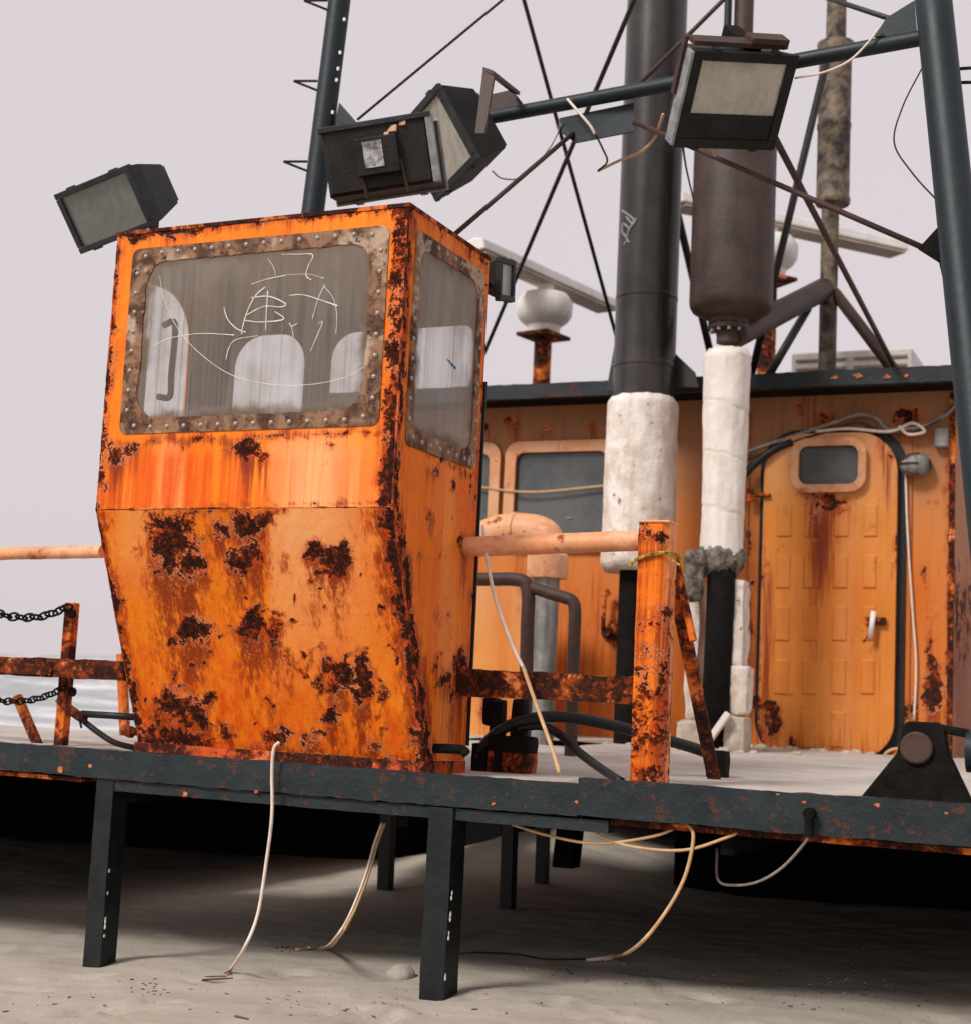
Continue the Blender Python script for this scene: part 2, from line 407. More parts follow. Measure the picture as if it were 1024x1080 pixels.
class MB:
    """collects shapes for one mesh"""
    def __init__(s): s.v = []; s.f = []
    def add(s, v, f):
        k = len(s.v); s.v += [tuple(x) for x in v]; s.f += [[i + k for i in q] for q in f]; return s
    def box(s, lo, hi):
        x0, y0, z0 = lo; x1, y1, z1 = hi
        return s.add([(x0, y0, z0), (x1, y0, z0), (x1, y1, z0), (x0, y1, z0), (x0, y0, z1), (x1, y0, z1), (x1, y1, z1), (x0, y1, z1)],
                     [(0, 3, 2, 1), (4, 5, 6, 7), (0, 1, 5, 4), (1, 2, 6, 5), (2, 3, 7, 6), (3, 0, 4, 7)])
    def obox(s, c, ax, ay, az):
        """oriented box: centre and three half-extent vectors"""
        c, ax, ay, az = map(Vector, (c, ax, ay, az)); v = []
        for k in (-1, 1):
            for i, j in ((-1, -1), (1, -1), (1, 1), (-1, 1)): v.append(c + ax * i + ay * j + az * k)
        return s.add(v, [(0, 3, 2, 1), (4, 5, 6, 7), (0, 1, 5, 4), (1, 2, 6, 5), (2, 3, 7, 6), (3, 0, 4, 7)])
    def prism(s, poly, d):
        """polygon (3D points) extruded by vector d"""
        n = len(poly); p = [Vector(q) for q in poly]; d = Vector(d)
        return s.add(p + [q + d for q in p], [list(range(n))[::-1], [n + i for i in range(n)]] + [[i, (i + 1) % n, n + (i + 1) % n, n + i] for i in range(n)])
    def tube(s, pts, r, n=12, cap=True):
        pts = [Vector(p) for p in pts]; m = len(pts)
        rs = r if isinstance(r, (list, tuple)) else [r] * m
        ref = None; rings = []
        for i, p in enumerate(pts):
            a = pts[max(i - 1, 0)]; b = pts[min(i + 1, m - 1)]; d = (b - a)
            d = d.normalized() if d.length > 1e-9 else Vector((0, 0, 1))
            if ref is None: ref = d.orthogonal().normalized()
            ref = (ref - d * ref.dot(d)); ref = ref.normalized() if ref.length > 1e-6 else d.orthogonal().normalized()
            q = d.cross(ref)
            rings.append([p + (ref * math.cos(2 * math.pi * k / n) + q * math.sin(2 * math.pi * k / n)) * rs[i] for k in range(n)])
        v = [x for R in rings for x in R]
        f = [[i * n + k, i * n + (k + 1) % n, (i + 1) * n + (k + 1) % n, (i + 1) * n + k] for i in range(m - 1) for k in range(n)]
        if cap: f += [list(range(n))[::-1], [(m - 1) * n + k for k in range(n)]]
        return s.add(v, f)
    def lathe(s, c, prof, n=32, axis=(0, 0, 1)):
        """prof: list of (radius, height) along axis from c"""
        a = Vector(axis).normalized(); return s.tube([Vector(c) + a * h for r, h in prof], [max(r, 1e-4) for r, h in prof], n) if False else s._lathe(c, prof, n, a)
    def _lathe(s, c, prof, n, a):
        c = Vector(c); u = a.orthogonal().normalized(); q = a.cross(u); v = []
        for r, h in prof:
            for k in range(n):
                t = 2 * math.pi * k / n; v.append(c + a * h + (u * math.cos(t) + q * math.sin(t)) * max(r, 1e-4))
        m = len(prof)
        f = [[i * n + k, i * n + (k + 1) % n, (i + 1) * n + (k + 1) % n, (i + 1) * n + k] for i in range(m - 1) for k in range(n)]
        f += [list(range(n))[::-1], [(m - 1) * n + k for k in range(n)]]
        return s.add(v, f)
    def build(s, name, mat, parent=None, smooth=False, bevel=0, loc=None, autos=0):
        o = new_obj(name, s.v, s.f, mat, parent, smooth, loc=loc)
        if bevel:
            b = o.modifiers.new('bevel', 'BEVEL'); b.width = bevel; b.segments = 2; b.limit_method = 'ANGLE'; b.angle_limit = math.radians(40)
        if autos:
            o.data.polygons.foreach_set('use_smooth', [True] * len(o.data.polygons))
            o.data.set_sharp_from_angle(angle=math.radians(38 if autos is True else autos))
        return o

def crom(pts, n=8):
    p = [Vector(q) for q in pts]; p = [p[0] * 2 - p[1]] + p + [p[-1] * 2 - p[-2]]; out = []
    for i in range(1, len(p) - 2):
        a, b, c, d = p[i - 1:i + 3]
        for k in range(n):
            t = k / n
            out.append(.5 * ((2 * b) + (c - a) * t + (2 * a - 5 * b + 4 * c - d) * t * t + (3 * b - a - 3 * c + d) * t ** 3))
    return out + [p[-2]]

def rrect(x0, x1, z0, z1, r, n=16, per=None):
    """rounded rectangle outline, counter-clockwise, r = radius or 4 radii (bl, br, tr, tl)"""
    rs = r if isinstance(r, (tuple, list)) else [r] * 4
    out = []
    for (cx, cz, a0, q) in ((x0 + rs[0], z0 + rs[0], 180, rs[0]), (x1 - rs[1], z0 + rs[1], 270, rs[1]), (x1 - rs[2], z1 - rs[2], 0, rs[2]), (x0 + rs[3], z1 - rs[3], 90, rs[3])):
        for k in range(n + 1):
            a = math.radians(a0 + 90 * k / n); out.append((cx + q * math.cos(a), cz + q * math.sin(a)))
    return out
def resample(poly, step):
    p = np.array(poly + [poly[0]]); d = np.r_[0, np.cumsum(np.hypot(*np.diff(p, axis=0).T))]
    n = max(8, int(d[-1] / step)); t = np.linspace(0, d[-1], n, endpoint=False)
    return np.stack([np.interp(t, d, p[:, 0]), np.interp(t, d, p[:, 1])], 1)
def box_hit(c, d, x0, x1, z0, z1):
    t = 1e9
    if d[0] > 1e-9: t = min(t, (x1 - c[0]) / d[0])
    if d[0] < -1e-9: t = min(t, (x0 - c[0]) / d[0])
    if d[1] > 1e-9: t = min(t, (z1 - c[1]) / d[1])
    if d[1] < -1e-9: t = min(t, (z0 - c[1]) / d[1])
    return t
def ring_panel(rect, hole, step=.008, M=14):
    """2D panel (u,v) between a rectangle and a hole outline"""
    x0, x1, z0, z1 = rect
    h = resample(hole, step); c = h.mean(0); vs = []
    # make sure the four rectangle corners are hit
    outer = []
    for q in h:
        d = q - c; t = box_hit(c, d, x0, x1, z0, z1); outer.append(c + d * t)
    outer = np.array(outer)
    for cor in ((x0, z0), (x1, z0), (x1, z1), (x0, z1)):
        outer[np.argmin(np.hypot(*(outer - np.array(cor)).T))] = cor
    n = len(h)
    for k in range(M + 1): vs.append(h + (outer - h) * (k / M))
    f = [[k * n + i, k * n + (i + 1) % n, (k + 1) * n + (i + 1) % n, (k + 1) * n + i] for k in range(M) for i in range(n)]
    return np.concatenate(vs), f
def grid_quad(a, b, c, d, nu, nv):
    """a..d corners (bl, br, tr, tl) as 3D"""
    a, b, c, d = [np.array(q, float) for q in (a, b, c, d)]
    u = np.linspace(0, 1, nu + 1)[None, :, None]; v = np.linspace(0, 1, nv + 1)[:, None, None]
    g = (a * (1 - u) + b * u) * (1 - v) + (d * (1 - u) + c * u) * v
    f = [[j * (nu + 1) + i, j * (nu + 1) + i + 1, (j + 1) * (nu + 1) + i + 1, (j + 1) * (nu + 1) + i] for j in range(nv) for i in range(nu)]
    return g.reshape(-1, 3), f
def flat_ring(outer, inner):
    """same-length outlines -> front, back with thickness handled by solidify"""
    n = len(outer); return np.concatenate([outer, inner]), [[i, (i + 1) % n, n + (i + 1) % n, n + i] for i in range(n)]
def solid(o, t, off=-1):
    m = o.modifiers.new('thickness', 'SOLIDIFY'); m.thickness = t; m.offset = off; return o

def wear(V, blobs, drips=1.0, edges=(), base=.0, full=False):
    """rust and stain masks for vertices V from survey-view marks (x, y, rx, ry, strength)"""
    q = proj(V); x, y = q[:, 0], q[:, 1]
    VV = np.asarray(V, float)
    wx_ = 20 * (fbm(VV * 16 + 3.3, 4, .6) - .5); wy_ = 26 * (fbm(VV * 16 + 41.7, 4, .6) - .5)
    x0_, y0_ = x, y; x = x + wx_; y = y + wy_; DR = np.zeros(len(V))
    R = np.full(len(V), base); S = np.zeros(len(V))
    for (bx, by, rx, ry, k) in blobs:
        d = np.hypot((x - bx) / rx, (y - by) / ry)
        R = np.maximum(R, k * np.clip(1.25 - d * .75, 0, 1))
        dy = (y - by) / ry
        wx = rx * (1.0 + .12 * np.clip(dy, 0, 6))
        st = np.exp(-((x - bx) / wx) ** 2) * np.where(dy < 0, np.exp(-(dy) ** 2 * 1.2), np.exp(-np.clip(dy, 0, 99) * .22)) * k
        S = np.maximum(S, st * drips)
        if rx > 4: DR = np.maximum(DR, np.exp(-((x0_ + wx_ * .25 - bx) / (rx * 1.05)) ** 2) * np.where(dy < 0, np.exp(-dy ** 2 * 1.5), np.exp(-np.clip(dy - .6, 0, 99) * .27)) * min(k, 1))
    for (x0, y0, x1, y1, wd, k) in edges:      # rusty seams as segments
        L2 = (x1 - x0) ** 2 + (y1 - y0) ** 2; t = np.clip(((x - x0) * (x1 - x0) + (y - y0) * (y1 - y0)) / L2, 0, 1)
        d = np.hypot(x - x0 - t * (x1 - x0), y - y0 - t * (y1 - y0))
        dd = np.hypot(x0_ + wx_ * .3 - x0 - t * (x1 - x0), y0_ + wy_ * .3 - y0 - t * (y1 - y0)) if wd < 6 else d
        R = np.maximum(R, k * np.clip(1.2 - dd / wd * .8, 0, 1)); S = np.maximum(S, k * np.exp(-(d / (wd * 2.2)) ** 2))
        DR = np.maximum(DR, .8 * k * np.exp(-(d / (wd * 1.8)) ** 2))
    return (R, S, DR) if full else (R, S)

# ================================================================== the beach and the sea
def ground_z(x, y):
    z = -.70 + .045 * (x + 3.36) * np.clip(1 - np.abs(x + 2.5) / 30, 0, 1)
    z = z + .05 * (fbm(np.stack([x * .35, y * .35, 0 * x], -1), 3) - .5)
    z = z + .030 * (fbm(np.stack([x * 2.2, y * 3.2, 0 * x + 5], -1), 4) - .5)
    z = z + .012 * (fbm(np.stack([x * 9, y * 13, 0 * x + 9], -1), 3) - .5)
    # drift against the ship and scour by the legs
    z = z + .26 * np.exp(-((x + 3.05) / .75) ** 2 - ((y - 8.3) / 1.2) ** 2)
    for lx, ly in ((-3.36, 4.27), (-2.06, 4.27)):
        z = z - .03 * np.exp(-(((x - lx) / .16) ** 2 + ((y - ly) / .14) ** 2)) + .02 * np.exp(-(((x - lx) / .32) ** 2 + ((y - ly) / .25) ** 2))
    z = np.where(y > 13, z - np.clip((y - 13) * .06, 0, 1.2), z)
    return z
def spaced(lo, a, b, hi, d, n):
    m = np.arange(a, b, d)
    l = a - np.geomspace(d, a - lo, n)[::-1]; h = b + np.geomspace(d, hi - b, n)
    return np.r_[l, m, h]
gx = spaced(-900, -7.5, 1.8, 900, .025, 46); gy = spaced(-900, 2.4, 8.5, 60, .025, 40)
GX, GY = np.meshgrid(gx, gy); GZ = ground_z(GX, GY)
# scuffs and old footprints in the near sand
rs = np.random.RandomState(4)
for k in range(95):
    fx, fy = rs.uniform(-4.5, 0, 1)[0], rs.uniform(2.7, 4.6, 1)[0]
    a, b, r = rs.uniform(.03, .09), rs.uniform(.02, .05), rs.uniform(0, 3.14)
    u = (GX - fx) * math.cos(r) + (GY - fy) * math.sin(r); v = -(GX - fx) * math.sin(r) + (GY - fy) * math.cos(r)
    d = (u / a) ** 2 + (v / b) ** 2
    GZ = GZ - rs.uniform(.006, .020) * np.exp(-d) + .006 * np.exp(-(np.sqrt(d) - 1.6) ** 2 * 4)
nx, ny = len(gx), len(gy)
fc = [[j * nx + i, j * nx + i + 1, (j + 1) * nx + i + 1, (j + 1) * nx + i] for j in range(ny - 1) for i in range(nx - 1)]
beach = struct(new_obj('beach_sand', np.stack([GX, GY, GZ], -1).reshape(-1, 3), fc, 'sand', smooth=True))

sx = np.r_[np.linspace(-420, -60, 40)[:-1], np.linspace(-60, 60, 121), np.linspace(60, 420, 40)[1:]]
sy = np.r_[np.arange(14, 120, .5), np.geomspace(120, 6000, 40)]
SX, SY = np.meshgrid(sx, sy)
SX = SX * (1 + np.clip(SY - 120, 0, None) / 120 * .9)
SZ = -1.02 + (SY - 14) * .0150 + .22 * (fbm(np.stack([SX * .12, SY * .4, 0 * SX], -1), 4) - .5)
for yc, hgt, wd in ((32, .35, 1.6), (46, .75, 2.5), (66, 1.65, 3.6), (88, 2.3, 5), (130, 2.4, 12)):
    env = .55 + .45 * fbm(np.stack([SX * .05 + yc, 0 * SX, 0 * SX], -1), 3)
    SZ = SZ + hgt * env * np.exp(-((SY - yc - 2 * np.sin(SX * .06 + yc)) / wd) ** 2)
nx, ny = len(sx), len(sy)
fc = [[j * nx + i, j * nx + i + 1, (j + 1) * nx + i + 1, (j + 1) * nx + i] for j in range(ny - 1) for i in range(nx - 1)]
struct(new_obj('sea', np.stack([SX, SY, SZ], -1).reshape(-1, 3), fc, 'sea', smooth=True))

# ================================================================== deck platform
DY = 4.266
XJ = P(609, 835, DY).x
XL, XR = -9.0, 3.0
deck = thing('ship_deck', 'dark steel ship deck on black angle legs above the sand', 'deck', (-2.5, DY, -.7))
def rough_beam(name, x0, x1, y0, y1, z0, z1, mat, parent, amp=.003, d=.02):
    """bar along X whose faces are pitted by rust"""
    nx_ = max(2, int((x1 - x0) / d)); prof = []
    for (a, b, n) in (((y0, z0), (y0, z1), max(2, int((z1 - z0) / d))), ((y0, z1), (y1, z1), 3), ((y1, z1), (y1, z0), 2), ((y1, z0), (y0, z0), 3)):
        for k in range(n): prof.append((a[0] + (b[0] - a[0]) * k / n, a[1] + (b[1] - a[1]) * k / n))
    pr = np.array(prof); m = len(pr); xs = np.linspace(x0, x1, nx_ + 1)
    V = np.stack([np.repeat(xs, m), np.tile(pr[:, 0], nx_ + 1), np.tile(pr[:, 1], nx_ + 1)], -1)
    cen = np.array([(y0 + y1) / 2, (z0 + z1) / 2]); out = V[:, 1:] - cen; out /= np.maximum(np.linalg.norm(out, axis=1, keepdims=True), 1e-6)
    V[:, 1:] += out * (amp * 2 * (fbm(V * 22, 3) - .5) + amp * 1.2 * (fbm(V * np.array([3, 8, 8.]), 2) - .5))[:, None]
    F = [[i * m + k, i * m + (k + 1) % m, (i + 1) * m + (k + 1) % m, (i + 1) * m + k] for i in range(nx_) for k in range(m)]
    F += [list(range(m)), [nx_ * m + k for k in range(m)][::-1]]
    o = new_obj(name, V, F, mat, parent, smooth=True)
    o.data.set_sharp_from_angle(angle=math.radians(45))
    return o
OX0, OX1, OY0, OY1 = -3.28, -2.70, 6.95, 7.56          # opening added in the plating to let light onto the sand below
MB().box((XL, DY + .03, -.03), (-3.9, 5.6, .004)).box((-3.899, DY + .03, -.03), (OX0, 8.6, .004)).box((OX1, DY + .03, -.03), (XR, 8.6, .004)).box((OX0 + .0005, DY + .03, -.03), (OX1 - .0005, OY0, .004)).box((OX0 + .0005, OY1, -.03), (OX1 - .0005, 8.6, .004)).build('deck_plate', 'black', deck)
rough_beam('edge_beam', XL, XJ, DY, DY + .05, -.072, .024, 'teal', deck, .005)
rough_beam('edge_beam', XJ + .003, XR, DY - .006, DY + .05, -.066, .044, 'teal', deck, .005)
rough_beam('lower_angle', -3.36, P(640, 860, DY).x, DY + .012, DY + .06, -.112, -.076, 'teal', deck, .003)
rough_beam('deck_flange', XL, -3.46, DY + .02, DY + .10, -.092, -.078, 'rail_heavy', deck, .004)
rough_beam('deck_flange', XJ + .1, XR, DY + .02, DY + .10, -.088, -.070, 'rail_heavy', deck, .004)
def angle_leg(xt, zt, xb, zb, w, y0, yd, mat, parent, thick=.012, lead=0):
    """L-section leg: front web and a return flange on its right"""
    m = MB()
    n = 14
    def bar(o0, o1, ya, yb):
        v = []; f = []
        for i in range(n + 1):
            t = i / n; z = zt + (zb - zt) * t; x = xt + (xb - xt) * t
            j = .0035 * (vnoise(np.array([x * 9, ya * 7, z * 14.])) - .5)
            v += [(x + o0 + j, ya + j, z), (x + o1 + j, ya + j, z), (x + o1 + j, yb, z), (x + o0 + j, yb, z)]
        for i in range(n):
            for k in range(4): f.append([i * 4 + k, i * 4 + (k + 1) % 4, (i + 1) * 4 + (k + 1) % 4, (i + 1) * 4 + k])
        f += [[0, 1, 2, 3][::-1], [n * 4, n * 4 + 1, n * 4 + 2, n * 4 + 3]]
        m.add(v, f)
    bar(0, w, y0, y0 + thick); bar(w - thick, w, y0 + thick + .0005, y0 + yd)
    return m.build('leg', mat, parent)
angle_leg(P(100, 830, DY).x, -.076, P(85, 1020, DY).x, -.85, .072, DY + .008, .085, 'black_leg', deck)
angle_leg(P(453, 850, DY).x, -.076, P(441, 1045, DY).x, -.85, .082, DY + .004, .10, 'black_leg', deck)
for (px0, py0, px1, py1, n_) in ((118.5, 870, 107.5, 1012, 6), (481.5, 880, 468.5, 1045, 8)):     # flaked white edge of each leg
    for k in range(n_):
        t_k = random.random() ** .6; c = P(px0 + (px1 - px0) * t_k, py0 + (py1 - py0) * t_k, DY + .003); s_ = random.uniform(.0012, .003)
        MB().prism([(c.x + s_ * random.uniform(.3, 1) * math.cos(a), c.y, c.z + 4.5 * s_ * random.uniform(.3, 1.2) * math.sin(a)) for a in np.linspace(0, 2 * math.pi, 8)[:-1]], (0, .006, 0)).build('paint_chip', 'white', deck)
for (px_, ya, h_, w_) in ((408, 6.6, .8, .06), (537, 6.3, .8, .055), (572, 6.9, .8, .05)):
    q = P(px_, 900, ya)
    MB().obox((q.x, ya, -.44), (w_ / 2, 0, 0), (0, .03, 0), (-.006, 0, .40)).build('leg', 'black_leg', deck)
MB().obox(P(600, 885, 6.2), (.045, 0, .0), (0, .05, 0), (.01, 0, .12)).build('bracket', 'black', deck)
# pitted patches of bare primer on the edge
for (px_, py_, s_) in ((63, 812, 9), (95, 808, 6), (195, 838, 7), (520, 848, 4), (608, 846, 5), (848, 846, 4), (925, 849, 5), (965, 852, 5), (998, 858, 3), (820, 838, 3), (270, 835, 5)):
    c = P(px_, py_, DY - (.008 if px_ > 612 else .0015)); r = s_ / 380 * .55
    pts = [(c.x + r * random.uniform(.4, 1.25) * math.cos(a) * 1.3, c.y, c.z + r * random.uniform(.35, 1.0) * math.sin(a)) for a in np.linspace(0, 2 * math.pi, 15)[:-1]]
    MB().prism(pts, (0, .004, 0)).build('rust_patch', 'rust_chip', deck)
hk = P(853, 872, DY - .03)
MB().tube([hk + Vector((0, 0, .035)), hk, hk + Vector((0, 0, -.03))], .012, 10).lathe(hk + Vector((0, -.012, .035)), [(.0, 0), (.016, 0), (.016, .035), (0, .035)], 12, (0, 1, 0)).build('hook', 'black', deck, autos=True)
# sand lying on the deck
dsx = np.linspace(-8, 2.4, 300); dsy = np.linspace(DY + .045, 8.56, 130)
A, B = np.meshgrid(dsx, dsy)
C = .010 + .055 * np.clip((B - 4.6) / 3.6, 0, 1) + .016 * (fbm(np.stack([A * 2.2, B * 2.2, 0 * A], -1), 4) - .4) * np.clip((B - 4.3) / .5, .15, 1)
def covered(i, j):
    x_, y_ = dsx[i] + .017, dsy[j] + .017
    return not (OX0 - .02 < x_ < OX1 + .02 and OY0 - .02 < y_ < OY1 + .02) and not (x_ < -3.9 and y_ > 5.58)
fc = [[j * 300 + i, j * 300 + i + 1, (j + 1) * 300 + i + 1, (j + 1) * 300 + i] for j in range(129) for i in range(299) if covered(i, j)]
dsand = new_obj('deck_sand', np.stack([A, B, C], -1).reshape(-1, 3), fc, 'deck_sand', smooth=True)
tag(dsand, 'pale wind-blown sand lying on the deck before the deckhouse', 'sand', kind='stuff')
# hull below
hull = thing('ship_hull', 'black ship hull sunk in the sand under the deck', 'hull', (-2.5, 9.5, -.7))
MB().box((-12, 5.605, -.21), (-4.32, 8.2, -.18)).box((-12, 8.2, -1.3), (-4.32, 8.3, -.18)).box((-4.319, 8.2, -1.3), (-4.25, 8.6, -.035)).box((-4.32, 8.6, -1.3), (-3.75, 13.0, -.035)).build('hull_plating', 'hull', hull)  # hull walls, plus an unseen flat shelf added to shade the sand at left
MB().box((-2.25, 7.3, -1.3), (6.0, 13.0, -.035)).build('hull_plating', 'hull', hull)
MB().box((-3.749, 8.61, -.30), (-2.251, 13.0, -.035)).build('keel_bridge', 'hull', hull)
for k in range(5):
    xx = -5.4 + k * 1.05
    MB().box((xx, DY + .07, -.15), (xx + .04, 5.55, -.032)).build('deck_rib', 'hull', hull)

# ================================================================== operator's cab
XA, XB = -3.335, -2.20
YT, YB, YR = 4.10, 4.43, 4.71
ZK, ZT, ZB = .836, 1.792, .052
cab = thing('operator_cab', 'rusty orange steel operator cab with big dirty front window on the deck edge', 'cab', (-2.75, 4.55, 0))
LOW = [(180, 570, 20, 24, 1.05), (200, 595, 17, 17, 1), (170, 590, 10, 12, .7), (232, 556, 12, 10, .75), (262, 553, 16, 14, .95), (275, 548, 10, 12, .8), (255, 592, 14, 12, .8), (272, 585, 10, 16, .8),
       (334, 582, 9, 12, .9), (358, 588, 11, 13, .95), (340, 600, 6, 9, .6), (206, 666, 15, 14, 1.1), (185, 672, 6, 10, .7), (268, 660, 16, 13, 1), (290, 664, 10, 12, .9), (305, 685, 5, 9, .6),
       (186, 745, 18, 18, 1.0), (210, 752, 12, 14, 1.0), (190, 778, 34, 10, .9), (155, 772, 14, 10, .7), (358, 712, 12, 14, .95), (383, 716, 9, 20, 1.05), (346, 704, 8, 10, .7), (352, 752, 10, 12, .7),
       (404, 735, 6, 10, .5), (435, 770, 6, 20, .6), (395, 788, 8, 8, .7), (328, 785, 10, 8, .7), (290, 780, 12, 9, .8), (240, 770, 10, 8, .6), (285, 745, 5, 8, .6), (300, 775, 8, 9, .6), (222, 737, 7, 6, .7), (338, 722, 5, 8, .6), (300, 590, 6, 5, .5), (218, 612, 5, 6, .6)]
rr = random.Random(3)
for k in range(60):
    LOW.append((rr.uniform(150, 420), rr.uniform(600, 790), rr.uniform(1.5, 4), rr.uniform(1.5, 4), rr.uniform(.5, .85)))
LOW_E = [(104, 545, 148, 785, 6, .85), (420, 532, 453, 805, 12, 1.1), (415, 540, 430, 640, 16, 1.0), (440, 690, 452, 800, 14, .85), (147, 786, 450, 806, 5, .65), (190, 542, 300, 537, 3, .55),
         (195, 690, 165, 755, 1.6, .75), (295, 672, 325, 712, 1.8, .7), (326, 688, 345, 684, 2, .7), (345, 684, 350, 695, 1.6, .7), (326, 688, 327, 715, 1.8, .65), (393, 700, 405, 722, 1.8, .65)]
UP = [(122, 480, 10, 12, .9), (140, 474, 14, 6, .6), (195, 470, 4, 5, .7), (262, 473, 14, 10, .95), (275, 478, 10, 10, .8), (245, 470, 8, 5, .6), (350, 470, 6, 4, .5)]
for k in range(34):                                   # scabby strip round the window
    a_ = rr.uniform(0, 1)
    UP.append((130 + a_ * 295, 246 - a_ * 37 + rr.uniform(-5, 10), rr.uniform(3, 9), rr.uniform(2, 5), rr.uniform(.5, .85)))
for k in range(26):
    a_ = rr.uniform(0, 1); UP.append((121 - a_ * 13 + rr.uniform(-3, 5), 262 + a_ * 275, rr.uniform(2, 4), rr.uniform(3, 9), rr.uniform(.45, .75)))
for k in range(34):
    a_ = rr.uniform(0, 1); UP.append((421 - a_ * 14 + rr.uniform(-8, 8), 222 + a_ * 300, rr.uniform(2.5, 6), rr.uniform(4, 10), rr.uniform(.5, .85)))
UP_E = [(125, 252, 432, 214, 4, .5), (125, 256, 106, 540, 4, .6), (430, 216, 414, 530, 5, .65), (416, 450, 414, 528, 8, .85), (104, 543, 415, 527, 1.6, .55), (124, 468, 400, 455, 3, .60)]
def pale_up(V):
    q = proj(V); x, y = q[:, 0], q[:, 1]
    b = np.exp(-((x - 330) / 48) ** 2) * np.where(x < 284, .1, 1) * np.clip((y - 440) / 40, 0, 1)
    b = np.maximum(b, .8 * np.exp(-((x - 180) / 14) ** 2) * np.clip((y - 450) / 40, 0, 1) * 1.0)
    return b
LOW = [(a, b, c * 1.25, d * 1.2, k) for a, b, c, d, k in LOW]
def panel(name, V, F, blobs, edges, parent, pale=None, mat='cab', drips=1.0, base=.0, addS=None, addR=None, addD=None):
    R, S, DR = wear(V, blobs, drips, edges, base, True)
    if addS is not None: S = np.maximum(S, addS(V))
    if addR is not None: R = np.maximum(R, addR(V))
    if addD is not None: DR = np.maximum(DR, addD(V))
    B_ = pale(V) if pale else np.zeros(len(V))
    return new_obj(name, V, F, mat, parent, attrs={'rust': R, 'stain': S, 'pale': B_, 'drip': DR})
# front, above the knuckle, with the window opening
FW = (-3.262, -2.262, 1.092, 1.738)       # gasket plate
FO = (-3.200, -2.322, 1.142, 1.688)       # glass opening
hole = rrect(*FO, .085, 14)
q2, F = ring_panel((XA, XB, ZK, ZT), hole, .010, 26)
V = np.stack([q2[:, 0], np.full(len(q2), YT), q2[:, 1]], -1)
def stain_up(V):
    q = proj(V); x, y = q[:, 0], q[:, 1]
    below = np.clip((y - 455) / 30, 0, 1)
    s = below * np.where(x < 283, .75, .35)
    s = np.maximum(s, .55 * np.exp(-((x - 425) / 26) ** 2))
    return s
def mottle(V):
    q = proj(V); x, y = q[:, 0], q[:, 1]; n_ = fbm(np.asarray(V) * 9, 3)
    top = np.exp(-((y - (247 - (x - 125) * .122)) / 11) ** 2); rgt = np.exp(-((x - (424 - (y - 215) * .055)) / 11) ** 2); lft = np.exp(-((x - (121 - (y - 255) * .068)) / 7) ** 2)
    return (.30 + .62 * n_) * np.clip(np.maximum(np.maximum(top, rgt), lft) * 1.2, 0, 1)
def pale_panel(V): return np.clip(pale_up(V), 0, 1)
solid(panel('front_upper_panel', V, F, [b for b in UP if b[4] > 0], UP_E, cab, pale_panel, addS=stain_up, addR=mottle), .006, 0)
# front, below the knuckle, raked back to the deck
V, F = grid_quad((XA, YB, ZB), (XB, YB, ZB), (XB, YT, ZK - .002), (XA, YT, ZK - .002), 170, 130)
R0, S0 = wear(V, LOW, 1.0, LOW_E)
V[:, 1] += .006 * (fbm(V * 5, 2) - .5) - .003 * np.clip(R0 - .3, 0, 1) * (fbm(V * 60, 2))
def pale_low(V):
    q = proj(V); x, y = q[:, 0], q[:, 1]
    return .75 * np.clip((x - 280) / 8, 0, 1) * np.exp(-((x - 320) / 75) ** 2) * np.clip(1.0 - (y - 560) / 190, 0, 1) * np.where(x < 284, .3, 1) + .35 * np.exp(-((x - 150) / 30) ** 2) * np.clip((640 - y) / 60, 0, 1)
def stain_low(V):
    q = proj(V); x, y = q[:, 0], q[:, 1]
    return np.clip((y - 640) / 170, 0, .65) + .25 * np.clip((300 - x) / 60, 0, 1) * np.clip((y - 560) / 60, 0, 1)
solid(panel('front_lower_panel', V, F, LOW, LOW_E, cab, pale_low, addS=stain_low), .006, 0)
# right side with its window; the left side and the back mirror the build
SW = (4.150, 4.672, 1.040, 1.738); SO = (4.188, 4.632, 1.098, 1.690)
SIDE = [(455, 545, 5, 12, .6), (440, 588, 7, 4, .5), (450, 588, 3, 3, .6), (462, 700, 6, 14, .55), (470, 715, 8, 14, .7), (484, 700, 8, 22, .9), (488, 575, 5, 14, .8), (478, 745, 8, 40, .45), (497, 520, 4, 20, .7), (455, 498, 10, 5, .6), (476, 510, 4, 8, .6)]
SIDE_E = [(434, 216, 417, 527, 3.5, .75), (418, 530, 453, 805, 5, .85), (434, 214, 514, 276, 5, .55), (513, 280, 492, 800, 3, .5), (432, 462, 490, 500, 4, .5)]
def side_panel(name, X, hole_, parent, bl, ed, win=True):
    if win:
        q2, F1 = ring_panel((YT, YR, ZK, ZT), hole_, .010, 22)
        V1 = np.stack([np.full(len(q2), X), q2[:, 0], q2[:, 1]], -1)
    else:
        V1, F1 = grid_quad((X, YT, ZK), (X, YR, ZK), (X, YR, ZT), (X, YT, ZT), 40, 60)
    V2, F2 = grid_quad((X, YB, ZB), (X, YR, ZB), (X, YR, ZK), (X, YT, ZK), 60, 90)
    k = len(V1); V_ = np.concatenate([V1, V2]); F_ = F1 + [[i + k for i in f] for f in F2]
    return solid(panel(name, V_, F_, bl, ed, parent, lambda V: .25 * np.exp(-((proj(V)[:, 0] - 470) / 10) ** 2), addS=lambda V: np.full(len(V), .45), addR=lambda V: .34 * np.clip(fbm(np.asarray(V) * np.array([5, 5, 3.]), 3) * 2 - .55, 0, 1) + .25 * np.exp(-((proj(V)[:, 1] - (214 + (proj(V)[:, 0] - 432) * .76)) / 9) ** 2)), .006, 0)
side_panel('side_panel', XB, rrect(*SO, (.10, .07, .05, .03), 10), cab, SIDE, SIDE_E)
LWIN = (4.145, 4.55, 1.02, 1.68)
